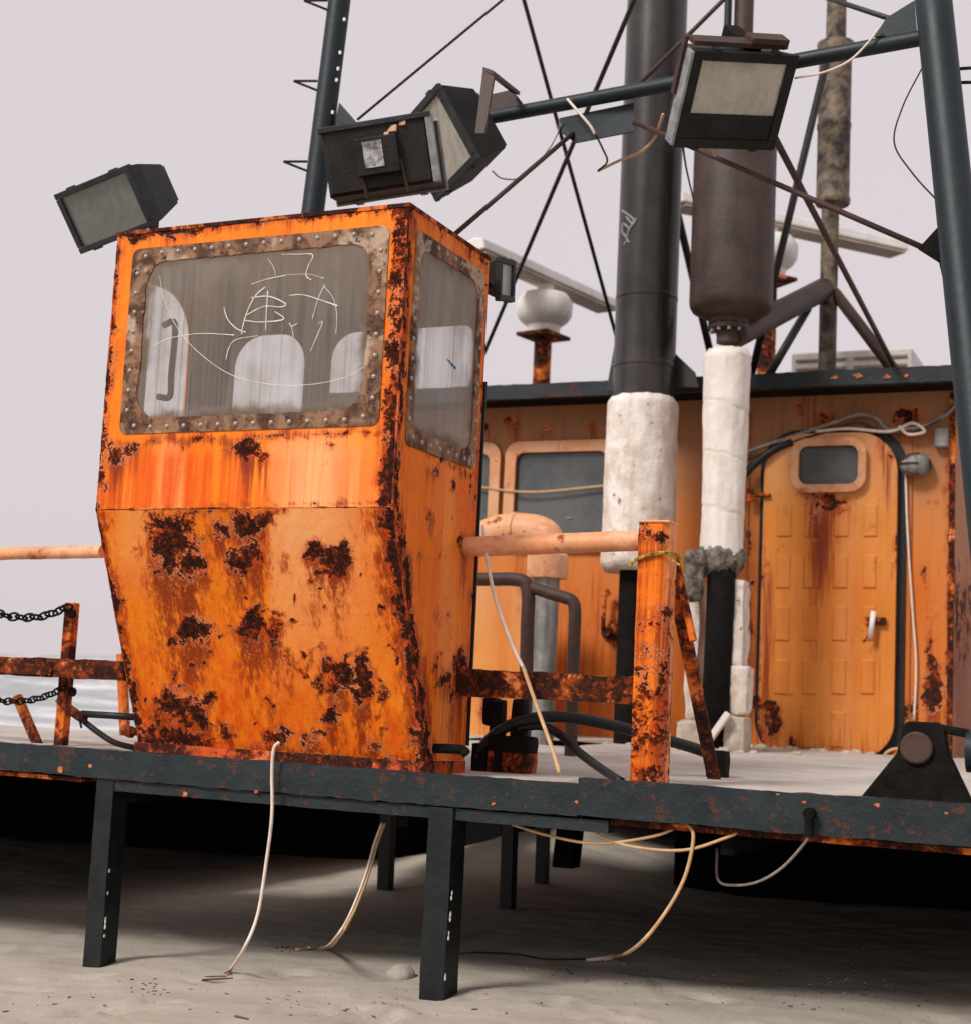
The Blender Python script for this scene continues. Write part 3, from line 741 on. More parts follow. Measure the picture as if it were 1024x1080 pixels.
side_panel('side_panel', XA, rrect(*LWIN, (.05, .05, .16, .05), 10), cab, [], [])
# back with two rounded openings
def back_part(x0, x1, hole_):
    q2, F = ring_panel((x0, x1, .8, ZT), hole_, .02, 6)
    return np.stack([q2[:, 0], np.full(len(q2), YR), q2[:, 1]], -1), F
W1 = (-3.235, -2.920, .84, 1.575); W2 = (-2.815, -2.235, .84, 1.565)
Va, Fa = back_part(XA, -2.86, rrect(*W1, (.04, .04, .12, .12), 10)); Vb, Fb = back_part(-2.86, XB, rrect(*W2, (.04, .04, .05, .10), 10))
Vc, Fc = grid_quad((XA, YR, ZB), (XB, YR, ZB), (XB, YR, .8), (XA, YR, .8), 4, 4)
V = np.concatenate([Va, Vb, Vc]); F = Fa + [[i + len(Va) for i in f] for f in Fb] + [[i + len(Va) + len(Vb) for i in f] for f in Fc]
solid(panel('back_panel', V, F, [], [], cab, addS=lambda V: np.full(len(V), .5)), .006, 0)
def lining(name, V_, F_): return new_obj(name, V_, F_, 'inside', cab)
q2, F1 = ring_panel((YT + .02, YR - .014, ZK, ZT - .031), rrect(*LWIN, (.05, .05, .16, .05), 10), .02, 4)
solid(lining('side_lining', np.stack([np.full(len(q2), XA + .012), q2[:, 0], q2[:, 1]], -1), F1), .003, 0)
Vl = V.copy(); Vl[:, 1] = YR - .012; Vl[:, 2] = np.minimum(Vl[:, 2], ZT - .031); Vl[:, 0] = np.clip(Vl[:, 0], XA + .016, XB - .008)
solid(lining('back_lining', Vl, F), .003, 0)
# inside lining (pale grey-brown), floor, roof
MB().box((XA + .006, YT + .008, ZT - .03), (XB - .006, YR - .006, ZT - .024)).build('headlining', 'inside', cab)
rf = MB().box((XA - .006, YT - .006, ZT + .001), (XB + .006, YR + .008, ZT + .014)).build('roof', 'rail_heavy', cab)
MB().box((XA + .005, YB, .02), (XB - .005, YR - .005, .044)).build('floor', 'inside', cab)
rough_beam('base_flange', XA - .004, XB + .004, YB - .024, YB + .02, .008, .051, 'flange', cab, .004, .012)
MB().box((XB - .012, YB + .021, .008), (XB + .005, YR + .004, .050)).build('base_flange', 'flange', cab)
# corner weld beads, pitted
def bead(pts, r, name='weld_seam', mat='flange'):
    p = crom(pts, 30); rs_ = [r * (.6 + .9 * vnoise(np.array([i * .9, r * 99, 3.]))) for i in range(len(p))]
    MB().tube(p, rs_, 8).build(name, mat, cab, smooth=True)
bead([(XB, YT, ZT), (XB, YT, 1.3), (XB, YT, ZK)], .0042); bead([(XB, YT, ZK), (XB, (YT + YB) / 2, (ZK + ZB) / 2), (XB, YB, ZB)], .0055)
bead([(XA, YT, ZT), (XA, YT, 1.3), (XA, YT, ZK)], .0035); bead([(XA, YT, ZK), (XA, (YT + YB) / 2, (ZK + ZB) / 2), (XA, YB, ZB)], .0045)
bead([(XA, YT, ZK), (-2.8, YT - .001, ZK), (XB, YT, ZK)], .0032, mat='rail_orange')
# windows: plate > pane, rivets, marks
def to_front(u, v, off): return (u, YT - .003 - off, v)
def to_right(u, v, off): return (XB + .003 + off, u, v)
RIV = None
def window(name, outer, inner, fmap, ro, ri, glass, riv_n, parent, label=None, jag=0):
    a = np.array(resample(rrect(*outer, ro, 10), .006)); n = len(a)
    # inner outline sampled along the same directions, with a torn edge
    ih = np.array(resample(rrect(*inner, ri, 12), .002)); c = ih.mean(0)
    ang = np.arctan2(*(ih - c).T[::-1]); o_ = np.argsort(ang); ih = ih[o_]; ang = ang[o_]
    aa = np.arctan2(*(a - c).T[::-1])
    rad = np.interp(aa, ang, np.hypot(*(ih - c).T), period=2 * math.pi)
    if jag: rad = rad * (1 - jag * (fbm(np.stack([a[:, 0] * 26, a[:, 1] * 26, 0 * aa], -1), 4) - .35))
    b = c + np.stack([np.cos(aa), np.sin(aa)], 1) * rad[:, None]
    V2 = np.concatenate([a, b]); L = len(V2)
    V = [fmap(u, v, .004) for u, v in V2] + [fmap(u, v, 0) for u, v in V2]
    F = []
    for i in range(n):
        j = (i + 1) % n
        F += [[i, j, n + j, n + i], [L + i, L + n + i, L + n + j, L + j], [i, L + i, L + j, j], [n + i, n + j, L + n + j, L + n + i]]
    fr = new_obj(name, V, F, 'gasket', parent)
    if label: fr['label'] = label
    g = np.array(resample(rrect(inner[0] - .012, inner[1] + .012, inner[2] - .012, inner[3] + .012, ri, 10), .02))
    V = [fmap(u, v, .0005) for u, v in g] + [fmap(u, v, -.0035) for u, v in g]; m = len(g)
    new_obj('pane', V, [list(range(m)), list(range(m, 2 * m))[::-1]] + [[i, (i + 1) % m, m + (i + 1) % m, m + i] for i in range(m)], glass, fr)
    mid = np.array(resample(rrect((outer[0] + inner[0]) / 2 - .004, (outer[1] + inner[1]) / 2 + .004, (outer[2] + inner[2]) / 2 - .004, (outer[3] + inner[3]) / 2 + .004, .06, 8), .001))
    for k in range(riv_n):
        u, v = mid[int(k * len(mid) / riv_n)]
        p = Vector(fmap(u, v, .004)); d = (Vector(fmap(u, v, 1)) - Vector(fmap(u, v, 0))).normalized()
        global RIV
        if RIV is None or RIV[1] != name:
            MBr = MB(); MBr.lathe((0, 0, 0), [(.0085, -.002), (.0085, .001), (.0062, .0042), (.0025, .0055)], 10, d)
            me = bpy.data.meshes.new('rivet'); me.from_pydata(MBr.v, [], MBr.f); me.materials.append(MAT['rivet'])
            me.polygons.foreach_set('use_smooth', [True] * len(me.polygons)); RIV = (me, name)
        r_ = bpy.data.objects.new('rivet', RIV[0]); COL.objects.link(r_); r_.parent = fr; r_.location = p - cab.location
    return fr
fwin = window('front_window', FW, FO, to_front, .03, .085, 'glass_cab', 44, cab, 'scratched dirty front window in a riveted plate', .035)
swin = window('side_window', SW, SO, to_right, .03, .06, 'glass_side', 34, cab, 'streaked side window in a riveted plate', .02)
# scratched drawing on the front pane
def z1(x, y): return P(120 + x / 3.413, 235 + y / 3.413, YT - .0045)
SCR = [[(397, 305, 1.2), (410, 345, 1.4), (440, 378, 1.6), (475, 393, 1.2)], [(545, 230, 1.6), (510, 262, 1.4), (480, 320, 1.5), (462, 385, 1.5), (462, 400, 1)],
       [(495, 268, 1), (560, 264, 1.5), (618, 290, 1.8), (600, 302, 1.2), (540, 300, 1), (480, 330, 1.3)], [(555, 245, 1.6), (550, 320, 1.4), (547, 385, 1)],
       [(470, 350, 1.3), (530, 356, 1.2), (612, 346, 1.7), (580, 318, 1)], [(632, 260, 1.3), (680, 258, 1), (740, 275, 1.2), (806, 298, 1.9)],
       [(495, 220, .8), (550, 202, .8), (618, 188, 1.6)], [(605, 112, .7), (660, 112, 1), (716, 114, 1.2), (698, 160, 1.1), (693, 190, 1.5), (712, 205, 1.2)],
       [(555, 128, .6), (575, 158, .8), (583, 190, .6)], [(632, 360, 1.2), (642, 372, 1.2), (662, 360, 1.0)], [(640, 372, .8), (648, 412, .7)], [(738, 362, .8), (752, 356, 1.2), (735, 400, 1.2), (708, 462, .7)],
       [(760, 222, 1.4), (735, 275, .8), (715, 345, .7)], [(755, 225, .9), (790, 270, .7), (803, 330, .8), (800, 400, .6)], [(142, 442, .8), (200, 415, .9), (300, 398, .8), (390, 400, .9), (434, 403, 1.7)],
       [(404, 492, 1.3), (415, 450, 1), (440, 420, .9), (520, 405, .5)], [(165, 190, .6), (180, 270, .7), (225, 370, .7), (300, 460, .8), (420, 545, .8), (560, 580, .7), (700, 582, .8), (830, 556, .7), (918, 508, .7)], [(745, 195, 1.2), (757, 198, 1.4)], [(620, 186, .5), (700, 184, .5), (748, 195, .6)]]
for st in SCR:
    pts = crom([z1(a, b) for a, b, c in st], 6); wd = np.interp(np.linspace(0, 1, len(pts)), np.linspace(0, 1, len(st)), [c for a, b, c in st])
    V = []; 
    for i, p in enumerate(pts):
        d = (pts[min(i + 1, len(pts) - 1)] - pts[max(i - 1, 0)]).normalized(); nrm = Vector((-d.z, 0, d.x)) * (.00115 * wd[i] * (.75 + .5 * random.random()))
        V += [p + nrm, p - nrm, p + nrm + Vector((0, .0006, 0)), p - nrm + Vector((0, .0006, 0))]
    F = []
    for i in range(len(pts) - 1):
        a, b = i * 4, i * 4 + 4; F += [[a, a + 1, b + 1, b], [a + 2, b + 2, b + 3, a + 3], [a, b, b + 2, a + 2], [a + 1, a + 3, b + 3, b + 1]]
    new_obj('scratch_mark', V, F, 'scratch', fwin)
# ink mark and dirt tick on the side pane
for a, b in (((472, 379), (481, 388)), ((474, 380), (477, 386)), ((477, 383), (480, 389))):
    p, q = PX(*a, XB + .0045), PX(*b, XB + .0045); MB().tube([p, q], .0022, 6).build('ink_mark', 'blue_ink', swin)
# grab handle and bracket inside, seen through the glass
MB().tube(crom([(-3.29, 4.33, 1.53), (-3.24, 4.33, 1.53), (-3.24, 4.33, 1.35), (-3.24, 4.33, 1.27), (-3.29, 4.33, 1.27)], 5), .012, 8).build('grab_handle', 'black', cab, smooth=True)
MB().box((-3.31, 4.23, 1.20), (-3.29, 4.255, 1.46)).build('window_bar', 'grey_pipe', cab)
# small things on its faces
hp = PX(463, 790, XB + .02)
MB().tube(crom([hp + Vector((-.03, 0, 0)), hp + Vector((.03, 0, .002)), hp + Vector((.075, .02, 0)), hp + Vector((.09, .02, -.012))], 5), .016, 10).build('drain_spout', 'black', cab, smooth=True)
hp = P(135, 772, 4.5); MB().tube([hp, hp + Vector((.10, 0, .006))], .014, 10).lathe(hp, [(.0, 0), (.022, 0), (.022, .02), (0, .02)], 6, (1, 0, 0)).build('drain_spout', 'rail_heavy', cab)
MB().box((XB - .004, YR + .009, .10), (XB + .010, YR + .016, 1.36)).build('door_edge', 'teal_mast', cab)

# ================================================================== deckhouse
HY = 8.30
XHL, XHR, HZ = -4.7, P(1004, 600, HY).x, 2.02
house = thing('deckhouse', 'tan painted steel deckhouse with rounded windows and a rusty weathertight door', 'deckhouse', (-2.6, HY + 1.5, 0))
WB = [(540, 445, 9, 6, .75), (515, 450, 6, 6, .6), (575, 455, 7, 6, .6), (625, 450, 6, 6, .6), (655, 660, 14, 24, .8), (870, 440, 16, 6, .75), (960, 438, 16, 8, .85), (905, 452, 10, 5, .5), (845, 430, 6, 5, .6), (800, 480, 4, 5, .6),
      (985, 730, 10, 24, .95), (980, 690, 5, 30, .8), (975, 610, 4, 18, .6), (795, 700, 6, 40, .5), (790, 640, 5, 60, .5), (700, 470, 8, 6, .4), (745, 440, 6, 6, .5), (930, 470, 10, 8, .7), (960, 750, 14, 16, .6)]
WE = [(1003, 480, 1000, 760, 4, .75), (790, 560, 785, 800, 4, .5), (515, 800, 1000, 806, 6, .6)]
V, F = grid_quad((XHL, HY, -.02), (XHR, HY, -.02), (XHR, HY, HZ), (XHL, HY, HZ), 240, 130)
def house_shade_grime(V):  # darkens the upper wall: eaves shade painted into the colour, with grime
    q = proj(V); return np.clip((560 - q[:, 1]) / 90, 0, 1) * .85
def house_st(V):
    q = proj(V); return np.clip((q[:, 1] - 500) / 120, 0, 1) * .9
panel('front_wall', V, F, WB, WE, house, house_shade_grime, 'house', addS=house_st, addD=lambda V: .42 * np.clip(fbm(np.asarray(V) * np.array([2.6, 1, .5]), 3) * 2.4 - .9, 0, 1))
V, F = grid_quad((XHR, HY, -.02), (XHR, HY + 4, -.02), (XHR, HY + 4, HZ), (XHR, HY, HZ), 60, 60)
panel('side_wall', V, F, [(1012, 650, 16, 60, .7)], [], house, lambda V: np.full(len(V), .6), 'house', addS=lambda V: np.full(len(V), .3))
MB().box((XHL, HY + .01, -.02), (XHL + .02, HY + 4, HZ)).box((XHL, HY + 3.98, -.02), (XHR - .01, HY + 4, HZ - .01)).build('rear_wall', 'frame_tan', house)
rf = MB().box((XHL - .1, HY - .25, HZ), (XHR + .12, HY + 4.1, HZ + .06)).build('roof', 'black', house)
rough_beam('roof_edge', XHL - .1, XHR + .14, HY - .30, HY - .251, HZ - .012, HZ + .072, 'teal', house, .004, .03)
for (a, b, c) in ((880, 398, 6), (905, 396, 8), (935, 397, 10), (955, 396, 6), (725, 405, 6)):
    q = P(a, b, HY - .305); MB().prism([(q.x + c / 300 * random.uniform(.3, 1.2) * math.cos(t), q.y, q.z + .016 * random.uniform(.2, 1.1) * math.sin(t)) for t in np.linspace(0, 2 * math.pi, 14)[:-1]], (0, .008, 0)).build('rust_patch', 'rust_chip', house)
MB().box((XHR - .018, HY - .012, 0), (XHR + .012, HY + .004, HZ - .012)).build('corner_strip', 'rail_heavy', house)
for sx_ in (788, 961):
    a_ = P(sx_, 600, HY).x; MB().tube([(a_, HY - .001, .03 + .1 * k) for k in range(20)], [.004 + .002 * random.random() for k in range(20)], 6).build('plate_seam', 'house_seam', house)
# windows
def ho(px, py): q = P(px, py, HY); return q.x, q.z
def house_window(name, x0, x1, z0, z1, fr_w, parent):
    a = resample(rrect(x0, x1, z0, z1, .09, 8), .012); n = len(a)
    b = np.array(rrect(x0 + fr_w, x1 - fr_w, z0 + fr_w, z1 - fr_w, .05, 8)); b = resample([tuple(q) for q in b], .002)
    c = b.mean(0); ang = np.arctan2(*(b - c).T[::-1]); o_ = np.argsort(ang)
    aa = np.arctan2(*(a - c).T[::-1]); rad = np.interp(aa, ang[o_], np.hypot(*(b[o_] - c).T), period=2 * math.pi)
    b = c + np.stack([np.cos(aa), np.sin(aa)], 1) * rad[:, None]
    V2, F_ = flat_ring(a, b); V = np.stack([V2[:, 0], np.full(len(V2), HY - .022), V2[:, 1]], -1)
    o = new_obj(name, V, F_, 'frame_tan', parent); solid(o, .02, 1)
    bev = o.modifiers.new('bevel', 'BEVEL'); bev.width = .004; bev.segments = 2; bev.limit_method = 'ANGLE'
    MB().prism([(u, HY - .008, v) for u, v in b], (0, .005, 0)).build('pane', 'pane_dark', o)
    mid = resample([tuple(q) for q in (a * .55 + b * .45)], .10)
    for u, v in mid:
        MB().lathe((u, HY - .022, v), [(.010, 0), (.010, -.004), (.004, -.008)], 8, (0, 1, 0)).build('bolt', 'frame_tan', o, smooth=True)
    return o
x0, zt = ho(536, 467); zb = ho(560, 580)[1]
house_window('window', x0, x0 + .72, zb, zt, .07, house)
house_window('window', x0 - .74, x0 - .03, zb, zt, .07, house)
MB().tube(crom([P(500, 513, HY - .04), P(560, 519, HY - .05), P(640, 512, HY - .04)], 6), .007, 6).build('window_wire', 'cable_t', house)
MB().obox(P(600, 546, HY - .011), (.018, 0, 0), (0, .003, 0), (0, 0, .005)).build('sticker', 'lamp_grey', house)
# weathertight door
dx0, dx1, dz0, dz1 = ho(803, 700)[0], ho(945, 700)[0], .035, ho(890, 458)[1]
DYF = HY - .052
DB = [(875, 530, 22, 10, .8), (860, 560, 10, 40, .45), (930, 465, 8, 8, .7), (940, 475, 5, 10, .6), (807, 595, 4, 6, .75), (815, 760, 8, 20, .8), (835, 785, 6, 8, .7), (812, 735, 5, 8, .5), (866, 520, 20, 4, .7), (920, 655, 8, 10, .5), (800, 780, 8, 20, .6), (890, 770, 3, 3, .6)]
DE = [(803, 560, 800, 760, 3, .5), (946, 500, 944, 760, 1.5, .45), (815, 800, 930, 804, 2, .5)]
door_out = rrect(dx0, dx1, dz0, dz1, (.16, .20, .22, .22), 12)
MB().prism([(u, HY - .010, v) for u, v in rrect(dx0 - .03, dx1 + .045, dz0 - .03, dz1 + .03, .22, 12)], (0, .008, 0)).build('door_gap_shadow', 'cable_b', house)  # black sheet standing in for the shadow in the gap round the door
win = (ho(846, 490)[0], ho(908, 490)[0], ho(875, 514)[1], ho(875, 472)[1])
# door skin = panel with the window opening, as a grid clipped to the rounded outline
U = np.linspace(dx0, dx1, 74); Wv = np.linspace(dz0, dz1, 168)
oc = np.array(door_out)
def inside_rr(u, v, x0, x1, z0, z1, r):
    bl, br, tr, tl = r
    ok = (u >= x0) & (u <= x1) & (v >= z0) & (v <= z1)
    for (cx, cz, sx_, sz_, q) in ((x0 + bl, z0 + bl, -1, -1, bl), (x1 - br, z0 + br, 1, -1, br), (x1 - tr, z1 - tr, 1, 1, tr), (x0 + tl, z1 - tl, -1, 1, tl)):
        cor = ((u - cx) * sx_ > 0) & ((v - cz) * sz_ > 0); ok &= ~(cor & (np.hypot(u - cx, v - cz) > q))
    return ok
hole = rrect(win[0], win[1], win[2], win[3], .03, 8)
hh = resample(hole, .006); cc = hh.mean(0); oo = np.array(resample(door_out, .002)); an = np.arctan2(*(oo - cc).T[::-1]); od = np.argsort(an)
ah = np.arctan2(*(hh - cc).T[::-1])
# uneven sampling: use directions of the outline itself for the long lower part
dirs = np.sort(np.r_[np.arctan2(*(np.array(resample(door_out, .010)) - cc).T[::-1]), ah])
ro_ = np.interp(dirs, an[od], np.hypot(*(oo[od] - cc).T), period=2 * math.pi)
ih_ = np.array(resample(hole, .001)); ai = np.arctan2(*(ih_ - cc).T[::-1]); oi = np.argsort(ai)
ri_ = np.interp(dirs, ai[oi], np.hypot(*(ih_[oi] - cc).T), period=2 * math.pi)
Mn = 60; n = len(dirs); cs = np.stack([np.cos(dirs), np.sin(dirs)], 1)
V2 = np.concatenate([cc + cs * (ri_ + (ro_ - ri_) * k / Mn)[:, None] for k in range(Mn + 1)])
F = [[k * n + i, k * n + (i + 1) % n, (k + 1) * n + (i + 1) % n, (k + 1) * n + i] for k in range(Mn) for i in range(n)]
V = np.stack([V2[:, 0], np.full(len(V2), DYF), V2[:, 1]], -1)
def door_pale(V): q = proj(V); return np.clip((545 - q[:, 1]) / 90, 0, 1) * .9 + .25 * np.exp(-((q[:, 0] - 890) / 14) ** 2)
def door_st(V):
    q = proj(V); return np.clip((q[:, 1] - 520) / 200, 0, .45) + .75 * np.exp(-((q[:, 0] - 868) / 16) ** 2) * np.clip((q[:, 1] - 515) / 10, 0, 1) * np.clip(1 - (q[:, 1] - 520) / 190, 0, 1)
def door_dr(V):
    q = proj(V); x, y = q[:, 0], q[:, 1]
    d_ = .95 * np.exp(-((x - 866) / 13) ** 2) * np.clip((y - 518) / 8, 0, 1) * np.clip(1 - (y - 560) / 120, 0, 1)
    d_ = np.maximum(d_, .6 * np.exp(-((x - 936) / 9) ** 2) * np.clip((y - 470) / 8, 0, 1) * np.clip(1 - (y - 490) / 90, 0, 1))
    d_ = np.maximum(d_, .55 * np.exp(-((x - 808) / 8) ** 2) * np.clip((y - 560) / 60, 0, 1)); d_ = np.maximum(d_, .5 * np.clip((y - 760) / 40, 0, 1))
    return np.maximum(d_, .45 * np.exp(-((x - 925) / 10) ** 2) * np.clip((y - 660) / 8, 0, 1) * np.clip(1 - (y - 670) / 110, 0, 1))
door = panel('door', V, F, DB, DE, house, door_pale, 'door', addS=door_st, addD=door_dr); solid(door, .035, 1)
# fix extrude direction: the skin faces -Y, thickness goes back to the wall
door['label'] = 'rusty tan weathertight door with a small riveted window'
fr = house_window('door_window', win[0] - .045, win[1] + .045, win[2] - .04, win[3] + .04, .045, door)
fr.location.y = (DYF - .001) - HY + .0
for r_, (ya, yb) in enumerate(((533, 568), (586, 622), (640, 677), (696, 733), (751, 789))):
    for c_, (xa, xb) in enumerate(((821, 838), (850, 868), (881, 898), (912, 928))):
        if (r_ == 4 and c_ in (0, 3)): continue
        (ua, va), (ub, vb) = ho(xa - r_ * 1.0, yb), ho(xb - r_ * 1.0, ya)
        m = MB(); e = .010
        m.add([(ua, DYF, va), (ub, DYF, va), (ub, DYF, vb), (ua, DYF, vb), (ua + e, DYF - .009, va + e), (ub - e, DYF - .009, va + e), (ub - e, DYF - .009, vb - e), (ua + e, DYF - .009, vb - e)],
              [(4, 5, 6, 7), (0, 1, 5, 4), (1, 2, 6, 5), (2, 3, 7, 6), (3, 0, 4, 7)])
        Vm = np.array(m.v); R, S = wear(Vm, DB, 1, DE)
        new_obj('pressed_panel', Vm, m.f, 'door', door, attrs={'rust': R * .8, 'stain': np.maximum(S, door_st(Vm)), 'pale': door_pale(Vm), 'drip': door_dr(Vm)})
for (hx, hy) in ((800, 522), (806, 741)):
    q = P(hx, hy, DYF - .012)
    MB().obox(q, (.062, 0, 0), (0, .012, 0), (0, 0, .012)).lathe(q + Vector((-.05, 0, -.035)), [(.018, 0), (.018, .07)], 10).build('hinge', 'rail_heavy', door)
q = P(923, 655, DYF - .02)
hd = MB().obox(q, (.055, 0, 0), (0, .012, 0), (0, 0, .02)).build('handle', 'rail_heavy', door, bevel=.004)
MB().tube([q + Vector((-.005, -.025, .05)), q + Vector((-.02, -.03, -.09))], [.016, .013], 8).build('handle_grip', 'white', hd, smooth=True)
MB().tube([q + Vector((-.02, -.03, -.06)), q + Vector((-.055, -.03, -.12))], .004, 6).build('handle_wire', 'black', hd)
# locker and gooseneck vent left of the white column
lk = thing('deck_locker', 'pale orange steel locker behind the dark handrail', 'locker', tuple(P(525, 790, 7.6)))
a, b = P(478, 800, 7.6), P(556, 612, 7.6)
V, F = grid_quad((a.x, 7.6, .03), (b.x, 7.6, .03), (b.x, 7.6, b.z), (a.x, 7.6, b.z), 40, 50)
panel('locker_front', V, F, [(520, 745, 14, 16, .6), (545, 640, 6, 6, .4)], [], lk, lambda V: .8 * np.clip((700 - proj(V)[:, 1]) / 90, 0.2, 1), 'door', addS=lambda V: .6 * np.exp(-((proj(V)[:, 0] - 530) / 14) ** 2))
MB().box((a.x, 7.603, .03), (b.x, 7.95, b.z - .004)).build('locker_body', 'frame_tan', lk)
MB().box((a.x - .01, 7.59, b.z), (b.x + .01, 7.96, b.z + .018)).build('lid', 'rail_pale', lk, bevel=.004)
gv = thing('gooseneck_vent', 'peach gooseneck vent on a grey pipe in front of the windows', 'vent', tuple(P(573, 800, 7.4)))
gx_ = P(573, 700, 7.4).x; c0 = P(573, 610, 7.4).z; c1 = P(560, 560, 7.4)
MB().lathe((gx_, 7.4, .03), [(.067, 0), (.067, c0 - .03)], 20).build('pipe', 'grey_pipe', gv, autos=True)
MB().lathe((gx_, 7.4, c0), [(.105, 0), (.11, .01), (.11, .12), (.10, .13)], 24).build('collar', 'peach_paint', gv, autos=True)
MB().tube(crom([(gx_, 7.4, c0 + .12), (gx_, 7.4, c0 + .16), (gx_ - .03, 7.4, c0 + .225), (gx_ - .12, 7.4, c0 + .25), (gx_ - .26, 7.4, c0 + .25), (gx_ - .36, 7.4, c0 + .22)], 6), .095, 20).build('elbow', 'peach_paint', gv, smooth=True)
MB().lathe((gx_ - .2, 7.4, c0 + .25), [(.099, -.02), (.104, -.015), (.104, .015), (.099, .02)], 20, (1, 0, 0)).build('weld_band', 'peach_paint', gv, autos=True)
# small rusty valve on the wall
q = P(640, 655, HY - .06)
vv = thing('wall_valve', 'rusty valve fitting on the orange wall behind the railing', 'valve', tuple(q))
MB().lathe(q + Vector((0, .058, -.06)), [(.05, 0), (.05, -.02), (.025, -.02), (.025, -.07)], 12, (0, 1, 0)).build('flange', 'rail_heavy', vv, autos=True)
MB().tube([q + Vector((-.02, -.01, -.05)), q + Vector((-.02, -.01, .15))], .014, 8).tube([q + Vector((-.02, -.01, .15)), q + Vector((.01, -.01, .17))], .02, 8).build('stem', 'rail_heavy', vv)
# bulkhead lamp and its cables
q = P(966, 490, HY - .05)
bl = thing('bulkhead_lamp', 'old glass bulkhead lamp beside the door top', 'lamp', tuple(q))
MB().lathe(q + Vector((.06, .04, 0)), [(.035, 0), (.05, -.03), (.055, -.05)], 16, (.7, .5, 0)).build('lamp_base', 'lamp_dark', bl, autos=True)
MB().lathe(q + Vector((.03, 0, 0)), [(.052, .03), (.062, -.01), (.055, -.06), (.034, -.10), (.01, -.115)], 18, (.9, .25, .15)).build('globe', 'grey_pipe', bl, smooth=True)
for k in range(3):
    a_ = k * math.pi / 3
    MB().tube([q + Vector((.03 - .115 * math.cos(t), -.03 * math.cos(t), 0)) + Vector((0, -.066 * math.cos(a_), .066 * math.sin(a_))) * math.sin(t) for t in np.linspace(-1.5, 1.5, 12)], .005, 6).build('guard_wire', 'brownrod', bl)
bx_ = P(993, 462, HY - .03); MB().obox(bx_, (.035, 0, 0), (0, .028, 0), (0, 0, .05)).build('junction_box', 'grey_pipe', bl, bevel=.006)
def cable(name, label, pts, r, mat, n=8, group=None, cat='cable', parts=None):
    o = MB().tube(crom(pts, 7), r, n).build(name, mat, None, smooth=True, loc=tuple(Vector(pts[0])))
    return tag(o, label, cat, group)
cable('cable_bundle', 'grey cable sagging over the top of the door to the lamp', [P(784, 478, HY - .03), P(830, 462, HY - .04), P(875, 447, HY - .05), P(905, 437, HY - .05), P(925, 441, HY - .05), P(935, 452, HY - .05), P(955, 452, HY - .05), P(975, 449, HY - .05), P(1000, 435, HY - .05), P(1012, 420, HY - .04)], .011, 'cable_g')
cable('cable_bundle', 'brown lead running just under the grey cable over the door', [P(784, 486, HY - .03), P(830, 468, HY - .045), P(872, 455, HY - .055), P(905, 446, HY - .055), P(930, 455, HY - .055), P(958, 456, HY - .055), P(985, 446, HY - .055), P(1005, 428, HY - .05)], .007, 'brownrod')
cable('cable_bundle', 'thin pale cable looped beside the grey one above the door', [P(860, 455, HY - .06), P(895, 452, HY - .06), P(938, 455, HY - .06), P(962, 446, HY - .06), P(975, 455, HY - .06), P(958, 458, HY - .06), P(948, 449, HY - .06)], .009, 'cable_w')
cable('drop_wire', 'thin white wire hanging down the wall right of the door', [P(955, 500, HY - .02), P(957, 560, HY - .02), P(962, 640, HY - .02), P(966, 700, HY - .02), P(964, 760, HY - .02)], .006, 'cable_w')
cable('black_hose', 'short black hose running behind the white wrapped exhaust to the door', [P(770, 520, HY - .1), P(790, 495, HY - .08), P(815, 475, HY - .07), P(835, 466, HY - .05)], .022, 'cable_b')
